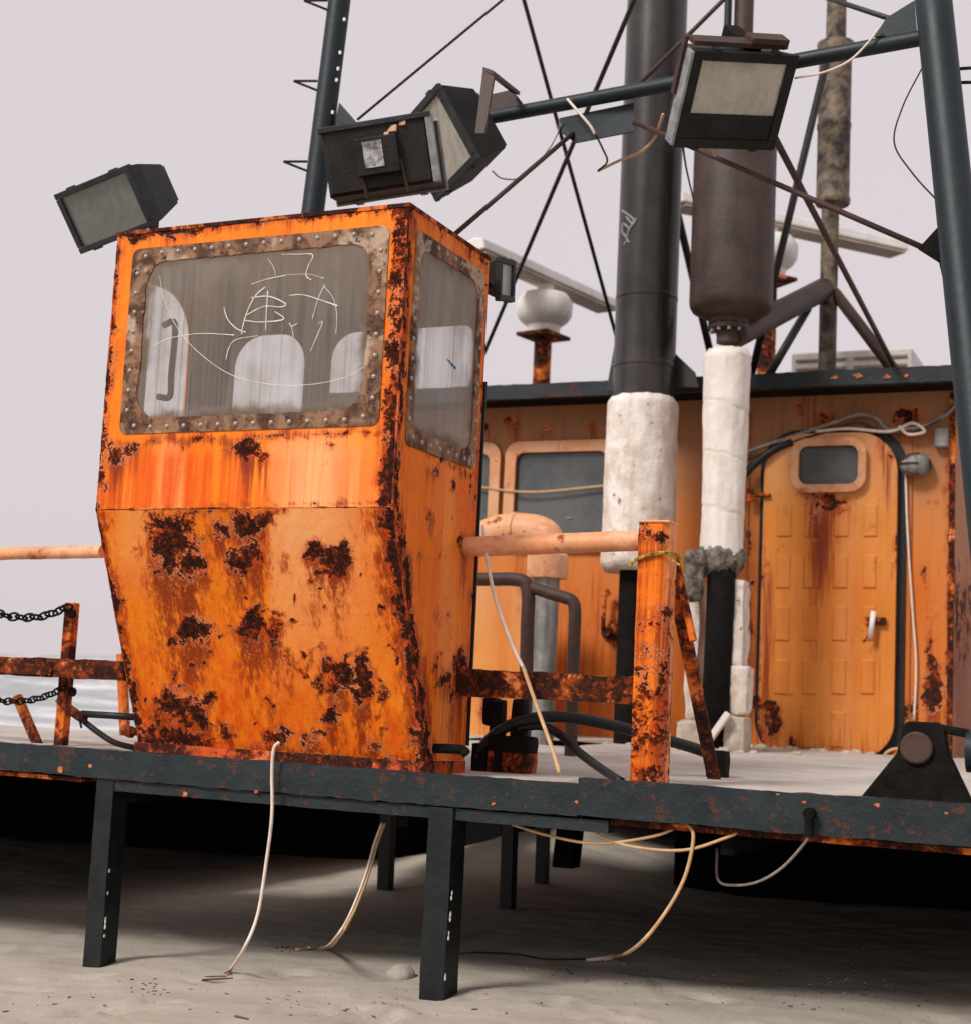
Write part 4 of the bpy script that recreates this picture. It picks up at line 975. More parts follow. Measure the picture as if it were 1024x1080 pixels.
# roof gear
ac = thing('air_conditioner', 'white louvred air conditioning unit on the deckhouse roof', 'air conditioner', tuple(P(900, 392, 9.0)))
a, b = P(834, 392, 9.0), P(962, 366, 9.0); z0_ = HZ + .06; zt_ = b.z
MB().box((a.x, 9.0, z0_), (b.x, 9.45, zt_)).build('casing', 'white', ac, bevel=.012)
nsl = 6
for k in range(nsl):
    for (sa, sb) in ((.04, .47), (.53, .96)):
        zz = z0_ + (zt_ - z0_) * (k + .7) / (nsl + .6)
        MB().obox(((a.x + (b.x - a.x) * (sa + sb) / 2), 8.992, zz), ((b.x - a.x) * (sb - sa) / 2, 0, 0), (0, .006, .004), (0, -.002, .006)).build('louvre', 'tan_under', ac)
def radar(name, label, e0, e1, k, Yc):
    zb = P(*[e0[i] + (e1[i] - e0[i]) * .5 for i in (0, 1)], Yc).z; A0, A1 = PZ(*e0, zb), PZ(*e1, zb); d = (A1 - A0); hl = d.length / 2; d.normalize(); c0_ = A0 + (A1 - A0) * k; bc = (A0 + A1) / 2
    cx_, Y, z_bar, body = c0_.x, c0_.y, zb, True
    r_ = thing(name, label, 'radar', (cx_, Y, HZ + .06), 'ship radar scanners')
    nrm = Vector((-d.y, d.x, 0)); c = Vector((cx_, Y, z_bar))
    prof = [(-.09, -.035), (.05, -.045), (.10, -.02), (.09, .03), (.0, .055), (-.07, .04)]
    m = MB(); m.prism([bc - d * hl + nrm * u + Vector((0, 0, v)) for u, v in prof], d * 2 * hl)
    m.build('scanner_bar', 'white', r_, bevel=.012)
    MB().obox(bc + Vector((0, 0, -.052)), d * (hl * .97), nrm * .085, Vector((0, 0, .006))).build('bar_underside', 'tan_under', r_)
    if body:
        MB().lathe(c + Vector((0, 0, -.06)), [(.06, 0), (.06, -.05), (.16, -.07), (.20, -.13), (.195, -.22), (.17, -.26), (.12, -.30), (.11, -.36)], 24).build('scanner_housing', 'white', r_, autos=True)
        MB().obox(c + Vector((0, 0, -.43)), d * .15, nrm * .13, Vector((0, 0, .012))).build('mounting_plate', 'rail_heavy', r_)
        MB().lathe((cx_, Y, HZ + .06), [(.062, 0), (.062, z_bar - .44 - HZ - .06)], 14).obox((cx_ + .07, Y - .03, HZ + .22), (.05, 0, 0), (0, .03, 0), (0, 0, .16)).build('pole', 'rail_heavy', r_, autos=True)
    return r_
radar('radar_scanner', 'white bar radar scanner on a rusty pole behind the cab window', (500, 258), (642, 322), .5, 9.6)
radar('radar_scanner', 'long white radar bar behind the brown exhaust silencer', (712, 210), (950, 262), .40, 10.2)

# ================================================================== exhausts
def lag_tube(name, c, r0, r1, z0, z1, mat, parent, amp=.012, n=64, m=70, fr=9, ragged=.0, wraps=0):
    th = np.linspace(0, 2 * math.pi, n, endpoint=False); zz = np.linspace(z0, z1, m)
    T, Z = np.meshgrid(th, zz); rr_ = r0 + (r1 - r0) * (Z - z0) / (z1 - z0)
    pts = np.stack([np.cos(T) * 1.0, np.sin(T) * 1.0, Z * 5], -1)
    rr_ = rr_ + amp * 2 * (fbm(pts * np.array([fr * .3, fr * .3, fr * .12]), 3) - .5) + amp * .8 * (fbm(pts * np.array([fr * 1.6, fr * 1.6, fr * .4]), 3) - .5)
    if wraps:
        ph = ((Z - z0) / (z1 - z0) * wraps + .12 * np.sin(T + 1) + .15 * fbm(pts * 2, 2)) % 1.0
        rr_ = rr_ + .0018 * (1 - ph) - .002 * np.exp(-((ph - .98) / .03) ** 2)
    e = np.minimum(Z - z0, z1 - Z); rr_ = rr_ - .022 * np.exp(-(e / .018) ** 2)
    if ragged: Z = Z - ragged * (fbm(np.stack([np.cos(T) * 3, np.sin(T) * 3, 0 * T], -1), 4)) * np.clip(1 - (Z - z0) / (.35 * (z1 - z0)), 0, 1) + ragged * .3 * (fbm(np.stack([np.cos(T) * 9, np.sin(T) * 9, 0 * T + 4], -1), 3)) * np.clip((Z - z1 + .05) / .05, 0, 1)
    V = np.stack([c[0] + np.cos(T) * rr_, c[1] + np.sin(T) * rr_, Z], -1).reshape(-1, 3)
    F = [[j * n + i, j * n + (i + 1) % n, (j + 1) * n + (i + 1) % n, (j + 1) * n + i] for j in range(m - 1) for i in range(n)]
    F += [list(range(n))[::-1], [(m - 1) * n + i for i in range(n)]]
    return new_obj(name, V, F, mat, parent, smooth=True)
EY = 7.7
e1 = P(678, 420, EY); ex = e1.x
exh = thing('exhaust_stack', 'thick black exhaust pipe with ragged white lagging below', 'exhaust', (ex, EY, 0))
zl0, zl1 = P(672, 597, EY).z, P(676, 422, EY).z
rad = .168
MB().lathe((ex, EY, 0), [(rad, zl1 - .06), (rad, zl1 + .17), (rad + .004, zl1 + .175), (rad + .004, zl1 + .195), (rad, zl1 + .2), (rad, zl1 + .55), (rad + .003, zl1 + .555), (rad + .003, zl1 + .57), (rad, zl1 + .575), (rad, zl1 + 1.4), (rad, 5.2)], 48).build('pipe', 'blackpipe', exh, autos=15)
lag_tube('lagging', (ex, EY), .197, .192, zl0, zl1, 'lagging', exh, .010, 72, 90, 10, .05)
MB().lathe((ex - .02, EY, .02), [(.075, 0), (.075, zl0 + .1)], 20).build('lower_pipe', 'black', exh, autos=True)
MB().prism([P(639, 412, EY + .05), P(651, 345, EY + .05), P(648, 412, EY + .05)], (0, .02, 0)).build('gusset', 'blackrod', exh)
MB().prism([P(706, 408, EY + .05), P(711, 372, EY + .05), P(732, 392, EY + .05), P(736, 408, EY + .05)], (0, .02, 0)).build('gusset', 'blackrod', exh)
# chalky scribble on the pipe
for pts in ([(656, 222), (662, 226), (668, 232), (664, 240), (657, 236), (656, 246)], [(660, 228), (667, 236), (671, 230)], [(657, 246), (661, 252), (658, 258)], [(664, 240), (661, 250), (663, 256)]):
    q = []
    for a_, b_ in pts:
        r_ = ray(a_, b_)   # nearest hit with the pipe's skin
        A2 = r_[0] ** 2 + r_[1] ** 2; B2 = -2 * (r_[0] * ex + r_[1] * EY); C2 = ex ** 2 + EY ** 2 - (rad + .002) ** 2
        t2 = (-B2 - math.sqrt(max(B2 * B2 - 4 * A2 * C2, 0))) / (2 * A2); q.append(Vector((r_[0] * t2, r_[1] * t2, r_[2] * t2 + CAM_H)))
    MB().tube(crom(q, 5), .0065, 6).build('paint_scribble', 'lamp_grey', exh)
# second exhaust with the silencer
SY2 = 7.55
sx2 = P(770, 340, SY2).x
sil = thing('silencer_exhaust', 'brown rusty exhaust silencer above a white wrapped pipe', 'exhaust', (sx2, SY2, 0))
zs0, zs1 = P(774, 328, SY2).z, P(776, 120, SY2).z
MB().lathe((sx2, SY2, zs0 - .05), [(.10, .0), (.15, .02), (.20, .045), (.214, .07), (.217, .10), (.217, zs1 - zs0), (.20, zs1 - zs0 + .04), (.06, zs1 - zs0 + .10), (.055, zs1 - zs0 + .12)], 48).build('silencer_drum', 'brownpipe', sil, autos=True)
MB().lathe((sx2 + .025, SY2, zs1), [(.052, 0), (.052, 2.2)], 20).build('outlet_pipe', 'brownpipe', sil, autos=True)
MB().lathe((sx2 - .045, SY2 - .06, zs1), [(.02, 0), (.02, 2.2)], 12).build('side_tube', 'teal_mast', sil, autos=True)
zf = P(768, 342, SY2).z
MB().lathe((sx2 - .01, SY2, zf - .10), [(.06, 0), (.06, .07), (.105, .07), (.105, .095), (.07, .095), (.07, .10), (.105, .10), (.105, .125), (.06, .125), (.06, .22)], 24).build('flange', 'brownpipe', sil, autos=True)
for k in range(10):
    a_ = k * math.pi / 5; MB().lathe((sx2 - .01 + .088 * math.cos(a_), SY2 + .088 * math.sin(a_), zf - .045), [(.010, 0), (.010, .085)], 6).build('flange_bolt', 'rivet', sil)
zw1, zw0 = P(766, 371, SY2).z, P(760, 590, SY2).z
lag_tube('wrapped_pipe', (sx2 - .01, SY2), .105, .124, zw0, zw1, 'lag_smooth', sil, .011, 56, 150, 6, .04, 4)
lag_tube('torn_collar', (sx2 - .012, SY2), .100, .128, zw0 - .07, zw0 + .055, 'lag_dark', sil, .022, 40, 14, 16, .03)
q = P(735, 598, SY2 - .1)
lag_tube('torn_flap', (q.x - .01, q.y), .035, .062, q.z - .16, q.z + .08, 'lag_dark', sil, .022, 24, 16, 20, .03)
zb_ = .035
MB().tube([(sx2 + .0, SY2 - .02, zw0 + .02), (sx2 - .005, SY2 - .02, .6), (sx2 - .012, SY2 - .03, zb_ - .02)], .073, 20).build('lower_pipe', 'black', sil, smooth=True)
def lump(name, c, h, mat, parent, amp=.02, seed=0, n=9, ball=0):
    """weathered block: subdivided box with noise"""
    bm = bmesh.new(); bmesh.ops.create_cube(bm, size=2); bmesh.ops.subdivide_edges(bm, edges=bm.edges[:], cuts=n, use_grid_fill=True)
    V = np.array([v.co[:] for v in bm.verts]); F = [[v.index for v in f.verts] for f in bm.faces]; bm.free()
    k = np.linalg.norm(V, axis=1, keepdims=True); V = V * (1 - .10 * np.clip(k - 1.1, 0, 1)) * (1 - ball + ball / k)
    W = V * np.array(h)
    W = W + V / np.maximum(k, 1e-6) * (amp * 2 * (fbm((W + seed) * 7 + 3.1, 3) - .5) + amp * .7 * (fbm((W + seed) * 26, 2) - .5))[:, None]
    return new_obj(name, W + np.array(c), F, mat, parent, smooth=True)
for (a0, b0, a1, b1, dy, mt) in ((724, 612, 742, 762, .06, 'lagging'), (770, 612, 788, 705, .05, 'lagging'), (767, 704, 792, 754, .04, 'lagging'), (766, 756, 789, 796, -.02, 'concrete'), (716, 762, 745, 800, -.05, 'concrete')):
    p0, p1 = P(a0, b1, SY2 + dy), P(a1, b0, SY2 + dy); z0_ = max(p0.z, .03)
    lump('lagging_block', ((p0.x + p1.x) / 2, SY2 + dy, (z0_ + p1.z) / 2), ((p1.x - p0.x) / 2, .07, (p1.z - z0_) / 2), mt, sil, .024, a0, 13)
MB().obox(P(757, 768, SY2 - .13), (.05, 0, .075), (0, .02, 0), (-.012, 0, .01)).build('torn_strip', 'lag_smooth', sil, bevel=.004)
# branch to the thin stack on the roof
TY = 8.75
tx = P(872, 392, TY).x
tst = thing('thin_stack', 'slim mottled exhaust stack standing on the deckhouse roof', 'exhaust', (tx, TY, HZ + .06))
zz0, zz1 = P(881, 213, TY).z, P(890, 45, TY).z
MB().lathe((tx, TY, HZ + .055), [(.052, 0), (.052, zz0 - HZ)], 18).build('lower_tube', 'mottled', tst, autos=True)
MB().lathe((tx + .012, TY, zz0), [(.05, -.02), (.098, -.015), (.104, .0), (.104, .02), (.098, .03), (.097, .45), (.102, .46), (.102, .48), (.097, .49), (.097, zz1 - zz0 - .06), (.11, zz1 - zz0 - .06), (.11, zz1 - zz0), (.06, zz1 - zz0), (.06, zz1 - zz0 + .1), (.045, zz1 - zz0 + 1.6)], 28).build('wrapped_tube', 'mottled', tst, autos=True)
br = MB().tube([Vector((sx2 + .03, SY2, zf - .06)), P(868, 305, TY - .03)], .068, 20).build('branch_pipe', 'brownpipe', sil, autos=True)

# ================================================================== gantry
gR, gL = P(970, 40, 5.0), None
def gy(px_): return 5.0 + (970 - px_) / 625 * .34
def rod(name, label, a, b, r, mat, cat='stay', group='thin stays of the mast', n=8):
    a, b = Vector(a), Vector(b); top, low = (a, b) if a.z > b.z else (b, a)
    if top.z > 2.75 and proj(np.array(top))[1] < -2: top = low + (top - low) * 2.0     # carries on up to the rig out of view
    o = MB().tube([top, (top + low) / 2, low], r, n).build(name, mat, None, smooth=True, loc=tuple(low)); return tag(o, label, cat, group)
gan = thing('gantry_mast', 'dark teal tubular gantry mast with crossbar and step rungs', 'mast', tuple(P(186, 790, 5.12)))
lf, lt = P(319.5, 307, 5.30), P(369, -85, 5.36)
lt = lf + (lt - lf) * 3.4
MB().tube([lf, lt], .048, 24).build('mast_leg', 'teal_mast', gan, autos=True)
rt, rb = P(973, -110, 5.0), P(1072, 842, 4.46)
rt = rb + (rt - rb) * 2.0
MB().tube([rt, rb], [.062, .058], 24).build('mast_leg', 'teal_mast', gan, autos=True)
a, b = P(348, 154.5, gy(345) + .0), P(975, 39, 5.0)
MB().tube([a, b], .027, 20).build('crossbar', 'teal_mast', gan, autos=True)
def leg_pt(y_): t = (y_ - 790) / (-85 - 790); return lf + (lt - lf) * t
for k, yy in enumerate((2, 87, 172)):
    zc = P(350 - yy * .12, yy, 5.3)
    # V-shaped step rungs sticking out to the left of the leg
    xs_ = 358 - yy * .127
    p0 = P(xs_ - 12, yy - 6 + 4, 5.32); p1 = P(xs_ - 12, yy + 8, 5.32); tip = P(xs_ - 37, yy - 2, 5.25)
    MB().tube([p0, tip], .0055, 8).tube([tip, p1], .0055, 8).build('step_rung', 'blackrod', gan)
MB().prism([P(358, 108, 5.33), P(386, 140, 5.33), P(348, 152, 5.33)], (0, .012, 0)).build('gusset', 'teal_mast', gan)
MB().prism([P(964, 0, 5.0), P(967, 36, 5.0), P(922, 38, 5.0), P(935, 18, 5.0)], (0, .012, 0)).build('gusset', 'teal_mast', gan)
MB().prism([P(590, 124, gy(600)), P(668, 108, gy(640)), P(668, 138, gy(640)), P(606, 150, gy(600)), P(592, 140, gy(600))], (0, .010, 0)).build('gusset', 'teal_mast', gan)
MB().prism([P(968, 262, 4.95), P(990, 238, 4.95), P(1004, 255, 4.95), P(1003, 300, 4.95), P(997, 306, 4.95), P(990, 276, 4.95)], (0, .012, 0)).build('gusset', 'black', gan)
MB().prism([P(516, 128, gy(530)), P(518, 99, gy(530)), P(540, 94, gy(530)), P(555, 114, gy(530)), P(553, 122, gy(530))], (0, .010, 0)).build('lug_plate', 'brownrod', gan)
for yy in (20, 55, 72, 84, 118): 
    q = P(366 - yy * .127, yy, 5.285); MB().obox(q, (.005, 0, 0), (0, .003, 0), (0, 0, .007)).build('paint_chip', 'white', gan)
MB().tube([P(1000, 73, 4.97), P(1040, 70, 4.93)], .006, 8).tube([P(1000, 87, 4.97), P(1040, 86, 4.93)], .006, 8).build('step_rung', 'blackrod', gan)
MB().prism([lf + Vector((-.10, -.10, -.02)), lf + Vector((.10, -.10, -.02)), lf + Vector((.10, .10, -.02)), lf + Vector((-.10, .10, -.02))], (0, 0, .02)).box((lf.x - .03, YR + .012, lf.z - .07), (lf.x + .03, lf.y + .1, lf.z - .021)).build('mast_foot', 'black', gan)
MB().box((rb.x - .09, rb.y - .08, .004), (rb.x + .09, rb.y + .10, rb.z + .03)).build('mast_foot', 'black', gan, bevel=.006)
# stays
rod('stay_wire', 'taut stay from the left mast leg up to the top edge', P(377, 126, 5.33), P(640, -92, 5.6), .006, 'blackrod')
rod('stay_wire', 'thin stay running down to the deckhouse roof left of the black stack', P(530, -82, 6.4), P(656, 378, 8.25), .011, 'blackrod')
rod('stay_wire', 'thin stay crossing behind the crossbar down to behind the cab', P(700, -75, 6.0), P(498, 402, 8.25), .012, 'blackrod')
rod('brace_rod', 'brown rod from the crossbar plate down to the cab roof', P(604, 140, gy(604)), P(476, 250, 4.72), .009, 'brownrod', 'rod')
rod('brace_rod', 'brown rod slanting over the big black exhaust above the crossbar', P(790, -28, 5.7), P(668, 94, 5.4), .009, 'brownrod', 'rod')
rod('brace_rod', 'dark rod from the crossbar lamp down to the roof by the air conditioner', P(805, 122, 5.2), P(944, 388, 8.25), [.014, .02, .03][0], 'brownrod', 'rod')
rod('brace_rod', 'brown rod crossing from the crossbar plate to the right mast leg', P(668, 128, gy(668) + .015), P(990, 268, 4.97), .010, 'brownrod', 'rod')
rod('brace_rod', 'black rod behind the silencer down to the deckhouse roof', P(872, 62, 8.0), P(792, 396, 8.3), .022, 'blackrod', 'rod')
rod('brace_rod', 'black strut between the big stack and the silencer', P(712, 215, 7.85), P(755, 398, 8.3), .022, 'blackrod', 'rod')
rod('brace_rod', 'black strut from the branch pipe down left to the roof', P(852, 325, 8.6), P(808, 400, 8.4), .026, 'blackrod', 'rod')
rod('brace_rod', 'rusty strut from the thin stack down right to the roof', P(880, 308, TY), P(944, 392, 8.5), .034, 'brownrod', 'rod')
rod('brace_rod', 'short black rod at the top right by the mast gusset', P(868, -4, 5.6), P(938, 19, 5.05), .010, 'blackrod', 'rod')
cable('loose_wire', 'thin black wire bowing out beside the right mast leg', [P(972, 72, 4.97), P(952, 112, 4.97), P(943, 150, 4.97), P(962, 182, 4.97), P(988, 211, 4.97)], .0028, 'cable_b')
cable('loose_wire', 'thin black wire hanging under the big lamp beside the black stack', [P(720, 155, 5.1), P(724, 180, 5.6), P(731, 210, 6.6)], .004, 'cable_b')
cable('lamp_lead', 'tan lead curling from the big lamp bracket past the black stack', [P(699, 120, 5.1), P(690, 145, 5.2), P(675, 160, 5.25), P(655, 168, 5.3), P(630, 180, 5.3)], .0055, 'cable_t')
cable('lamp_lead', 'black frayed wire end hanging from the crossbar plate', [P(627, 140, 5.17), P(635, 156, 5.17), P(640, 170, 5.17), P(630, 180, 5.18)], .004, 'cable_b')
cable('lamp_lead', 'pale strap tied round the crossbar above the plate', [P(598, 104, 5.14), P(610, 118, 5.13), P(622, 132, 5.13), P(627, 141, 5.14)], .0055, 'cable_w')
cable('lamp_lead', 'thin tan lead looping under the crossbar left of the plate', [P(519, 180, 5.1), P(530, 188, 5.15), P(552, 186, 5.2), P(575, 162, 5.2), P(588, 140, 5.2), P(590, 124, 5.18)], .003, 'cable_g')
cable('lamp_lead', 'pale rope lying along the crossbar right of the lamp', [P(838, 82, 4.98), P(868, 76, 4.98), P(895, 64, 4.98), P(915, 45, 4.98), P(928, 28, 4.98)], .004, 'cable_w')

# ================================================================== floodlights
def floodlight(name, label, c, backv, down, w, h, d, body='lamp_dark', rim='lamp_dark', refl='reflector', glass='glass_lamp', taper=.62, open_top=0.0, rim_w=.02, bulb=False, lower=0.0):
    """c centre of the glass, backv points into the housing, down the way of the short side"""
    b = Vector(backv).normalized(); dn = Vector(down); dn = (dn - b * dn.dot(b)).normalized(); r = dn.cross(b)
    t = thing(name, label, 'floodlight', tuple(c), 'deck floodlights'); c = Vector(c)
    def q(u, v, k): return c + r * u + dn * v + b * k
    def loop(s, k, uu=None): return [q(-w / 2 * s, -h / 2 * s, k), q(w / 2 * s, -h / 2 * s, k), q(w / 2 * s, h / 2 * s, k), q(-w / 2 * s, h / 2 * s, k)]
    # shell: front loop, shoulder, back; open at the front
    L = [loop(1, .012), loop(.98, d * .25), loop(taper + .12, d * .88), loop(taper, d), loop(taper - .06, d - .01), loop(.90, d * .24), loop(.93, .012)]
    V = [p for l in L for p in l]; F = [[4 * i + k, 4 * i + (k + 1) % 4, 4 * i + 4 + (k + 1) % 4, 4 * i + 4 + k] for i in range(len(L) - 1) for k in range(4) if i != 3]
    F += [[12, 13, 14, 15][::-1], [16, 17, 18, 19]] + [[24 + k, k, (k + 1) % 4, 24 + (k + 1) % 4] for k in range(4)]
    sh = MB().add(V, F).build('housing', body, t, bevel=.004)
    # rim frame
    m = MB(); ri = rim_w
    for (u0, u1, v0, v1) in ((-w / 2 - .008, w / 2 + .008, -h / 2 - .008, -h / 2 + ri), (-w / 2 - .008, w / 2 + .008, h / 2 - ri, h / 2 + .008), (-w / 2 - .008, -w / 2 + ri, -h / 2 + ri + .0005, h / 2 - ri - .0005), (w / 2 - ri, w / 2 + .008, -h / 2 + ri + .0005, h / 2 - ri - .0005)):
        m.obox(q((u0 + u1) / 2, (v0 + v1) / 2, 0), r * (u1 - u0) / 2, dn * (v1 - v0) / 2, b * .011)
    m.build('rim', rim, t, bevel=.003)
    for (u, v) in ((-.3, -.5), (.3, -.5), (-.3, .5), (.3, .5)):
        MB().obox(q(u * w, v * h * 1.05, .005), r * .014, dn * .008, b * .014).build('clip', rim, t, bevel=.003)
    vtop = -h / 2 + ri; vb = h / 2 - ri - lower * h
    MB().obox(q(0, (vtop + vb) / 2, .002), r * (w / 2 - ri), dn * ((vb - vtop) / 2), b * .0018).build('glass', glass, t)
    if lower: MB().obox(q(0, (vb + h / 2 - ri) / 2, .001), r * (w / 2 - ri - .0005), dn * ((h / 2 - ri - vb) / 2 - .0005), b * .006).build('lower_plate', body, t)
    # reflector trough
    k = d * .62; s = .55; V = [q(-w * .44, -h * .44, .016), q(w * .44, -h * .44, .016), q(w * .44, h * .44, .016), q(-w * .44, h * .44, .016), q(-w * .44 * s, -h * .44 * s, k), q(w * .44 * s, -h * .44 * s, k), q(w * .44 * s, h * .44 * s, k), q(-w * .44 * s, h * .44 * s, k)]
    MB().add(V, [(0, 1, 5, 4), (1, 2, 6, 5), (2, 3, 7, 6), (3, 0, 4, 7), (4, 5, 6, 7)]).build('reflector', refl, t)
    if bulb:
        p0 = q(.0, vb - .02, d * .3)
        MB().lathe(p0, [(.016, 0), (.017, .02), (.012, .03), (.020, .055), (.021, .085), (.014, .11), (.006, .118)], 14, -dn).build('bulb', 'white', t, smooth=True)
        MB().lathe(p0 + dn * .012, [(.020, 0), (.020, .018)], 12, -dn).build('socket', 'lamp_dark', t)
    return t, q, r, dn, b
# on the cab's top left corner
fa, q, r, dn, b = floodlight('floodlight', 'grey floodlight tilted out over the cab roof left corner', P(110.5, 221, 4.15), camvec(.388, -.445, .952), camvec(.303, .754, .229), .330, .210, .30, refl='reflector_dk', glass='glass_lamp_dk', taper=.60, rim_w=.014)
MB().obox(P(163, 232, 4.32), (.006, 0, 0), (0, .02, 0), (0, 0, .045)).obox(P(160, 246, 4.32) , (.03, 0, 0), (0, .03, 0), (0, 0, .006)).build('bracket', 'brownrod', fa)
# black one seen from behind, on the right of the roof
fb, q, r, dn, b = floodlight('floodlight', 'black floodlight turned away with a torn sticker on its back, on the cab roof', P(409, 172, 4.62), camvec(-.10, .10, -1), camvec(12, 78, 16), .395, .235, .20, body='lamp_black', rim='lamp_grey', taper=.86, rim_w=.018)
MB().obox(q(-.192, 0, .19), r * .013, dn * .118, b * .016).build('side_flange', 'lamp_grey', fb, bevel=.003)
MB().obox(q(0, -.115, .19), r * .20, dn * .010, b * .018).build('top_flange', 'lamp_dark', fb, bevel=.003)
MB().obox(q(.0, .0, .206), r * .075, dn * .065, b * .02).build('terminal_box', 'lamp_black', fb, bevel=.004)
MB().obox(q(.012, -.005, .2275), r * .034, dn * .045, b * .0012).build('sticker', 'sticker', fb)
for (u, v, s_) in ((-.062, -.085, .018), (-.10, -.098, .012), (-.04, -.07, .01)): lump('paint_chip', q(u, v, .2), (s_, .004, s_ * .7), 'peach', fb, .004, u, 4)
for u in (.07, -.075): MB().tube([q(u, .02, .21), q(u - .012, .135, .2)], .006, 8).build('bracket_rod', 'brownrod', fb)
# behind it, hung on the crossbar
fc_, q, r, dn, b = floodlight('floodlight', 'floodlight with dirty tan lens hung from the crossbar behind the black one', P(462, 151, 4.98), camvec(.62, -.28, .55), camvec(45, 84, -8), .30, .315, .21, body='lamp_black', rim='lamp_dark', refl='reflector_tan', taper=.72, rim_w=.02)
MB().prism([P(501, 140, 4.82), P(511, 140, 4.82), P(521, 80, 4.86), P(509, 74, 4.86)], (0, .012, 0)).prism([P(509, 74, 4.872), P(520, 78, 4.872), P(548, 100, 5.22), P(540, 98, 5.22)], (0, .0, .015)).build('yoke', 'brownrod', fc_)
# big one on the crossbar facing the beach
fd, q, r, dn, b = floodlight('floodlight', 'large floodlight with clear lens and bulb clamped on the crossbar', P(775, 106, 4.85), camvec(-.326, -.678, .881), camvec(-.153, .841, .59), .374, .325, .19, body='lamp_black', rim='lamp_black', refl='reflector', taper=.70, rim_w=.026, bulb=True, lower=.27)
MB().obox(q(-.02, -.185, .05), r * .17, dn * .008, b * .03).obox(q(.09, -.195, .05), r * .07, dn * .016, b * .03).obox(q(-.212, -.10, .05), r * .006, dn * .10, b * .012).build('mounting_bracket', 'brownrod', fd)
MB().obox(q(-.201, 0, .02), r * .006, dn * .165, b * .03).build('side_flange', 'lamp_grey', fd, bevel=.004)
MB().obox(q(.05, -.13, .15), r * .03, dn * .05, b * .10).build('clamp', 'black', fd, bevel=.005)
MB().tube([q(-.02, .185, .06), q(.005, .22, .05)], .006, 8).build('lead_end', 'cable_t', fd)
# little one behind the cab
fe, q, r, dn, b = floodlight('floodlight', 'small dark floodlight behind the cab rear corner', P(533, 295, 4.86), camvec(-.85, -.05, .35), camvec(6, 42, 0), .13, .135, .07, rim_w=.012, refl='reflector_dk')
MB().tube([P(522, 300, 4.9), P(512, 300, 4.74)], .008, 8).build('bracket', 'black', fe)

# ================================================================== railings
RY = 4.64
def rough_tube(name, pts, r, mat, parent, n=20, step=.02, amp=.002):
    p = [Vector(x) for x in pts]; L = sum((p[i + 1] - p[i]).length for i in range(len(p) - 1)); q = []
    for i in range(len(p) - 1):
        k = max(2, int((p[i + 1] - p[i]).length / step)); q += [p[i].lerp(p[i + 1], j / k) for j in range(k)]
    q.append(p[-1])
    m = MB().tube(q, r, n)
    V = np.array([tuple(x) for x in m.v]); c = np.repeat(np.array([tuple(x) for x in q]), n, axis=0)
    o = V - c; o /= np.linalg.norm(o, axis=1, keepdims=True); V = V + o * (amp * 2 * (fbm(V * 24, 3) - .5))[:, None]
    ob = new_obj(name, V, m.f, mat, parent, smooth=True); ob.data.set_sharp_from_angle(angle=math.radians(50)); return ob
ra = thing('deck_railing', 'rusty orange railing with thick post right of the cab', 'railing', tuple(P(690, 830, RY)), 'deck railings')
pt = P(692, 553, RY); xp = P(689, 700, RY).x
rough_tube('top_rail', [P(486, 577, RY), P(676, 570, RY)], .034, 'rail_pale', ra)
pA, pB = P(486, 720, RY), P(672, 717, RY)
rough_beam('mid_rail', pA.x, pB.x, RY - .03, RY + .03, pA.z - .043, pA.z + .043, 'rail_heavy', ra, .006, .012)
hw = .050
m = MB()
zt_ = P(690, 553, RY).z
V = []; 
nz = 60
for i in range(nz + 1):
    z = .004 + (zt_ - .004) * i / nz
    for (a_, b_) in ((-hw, -.045), (hw * .55, -.045), (hw, -.02), (hw, .045), (-hw, .045)):
        j = .004 * (fbm(np.array([xp + a_, b_ * 9, z * 20.]), 3) - .5) if 1 else 0
        V.append((xp + a_ + j + .012 * (z - .4) * 0, RY + b_ + j, z))
F = [[i * 5 + k, i * 5 + (k + 1) % 5, i * 5 + 5 + (k + 1) % 5, i * 5 + 5 + k] for i in range(nz) for k in range(5)] + [[0, 1, 2, 3, 4][::-1], [nz * 5 + k for k in range(5)]]
V = np.array(V); 
R, S, DR = wear(V, [(690, 565, 16, 12, .85), (700, 660, 8, 30, .75), (685, 770, 18, 24, .8), (702, 700, 7, 24, .8), (680, 815, 22, 14, .95), (700, 735, 10, 14, .8), (676, 560, 6, 10, .7), (672, 780, 6, 30, .7)], 1, [(668, 560, 664, 825, 3, .6), (668, 825, 702, 826, 6, .8), (704, 600, 700, 800, 4, .6)], 0, True)
R = np.maximum(R, np.clip((.72 - V[:, 2]) * .9, 0, .42) + .10 * fbm(V * 6, 2) * 2)
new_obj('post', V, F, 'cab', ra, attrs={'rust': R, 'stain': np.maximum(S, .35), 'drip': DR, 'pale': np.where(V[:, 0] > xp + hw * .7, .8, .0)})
MB().box((xp - hw - .004, RY - .05, zt_), (xp + hw + .004, RY + .05, zt_ + .008)).build('post_cap', 'rail_pale', ra, bevel=.003)
a, b = P(709, 612, RY + .03), PZ(753, 829, .0)
d = (b - a); nn = Vector((-d.z, 0, d.x)).normalized() * .022
MB().prism([a + nn, a - nn, b - nn, b + nn], (0, .03, 0)).build('brace', 'rail_heavy', ra, bevel=.004)
a, b = P(712, 590, RY + .08), P(731, 676, RY + .06)
MB().tube([a, b], .013, 8).build('brace', 'rail_heavy', ra)
z_ = P(690, 588, RY).z
rope = MB().tube(crom([(xp - hw - .006, RY - .05, z_ - .012), (xp, RY - .054, z_ + .004), (xp + hw + .006, RY - .04, z_ + .012), (xp + hw + .006, RY + .05, z_ + .004), (xp - hw - .006, RY + .05, z_ - .004), (xp - hw - .006, RY - .05, z_ - .012)], 6), .006, 6)
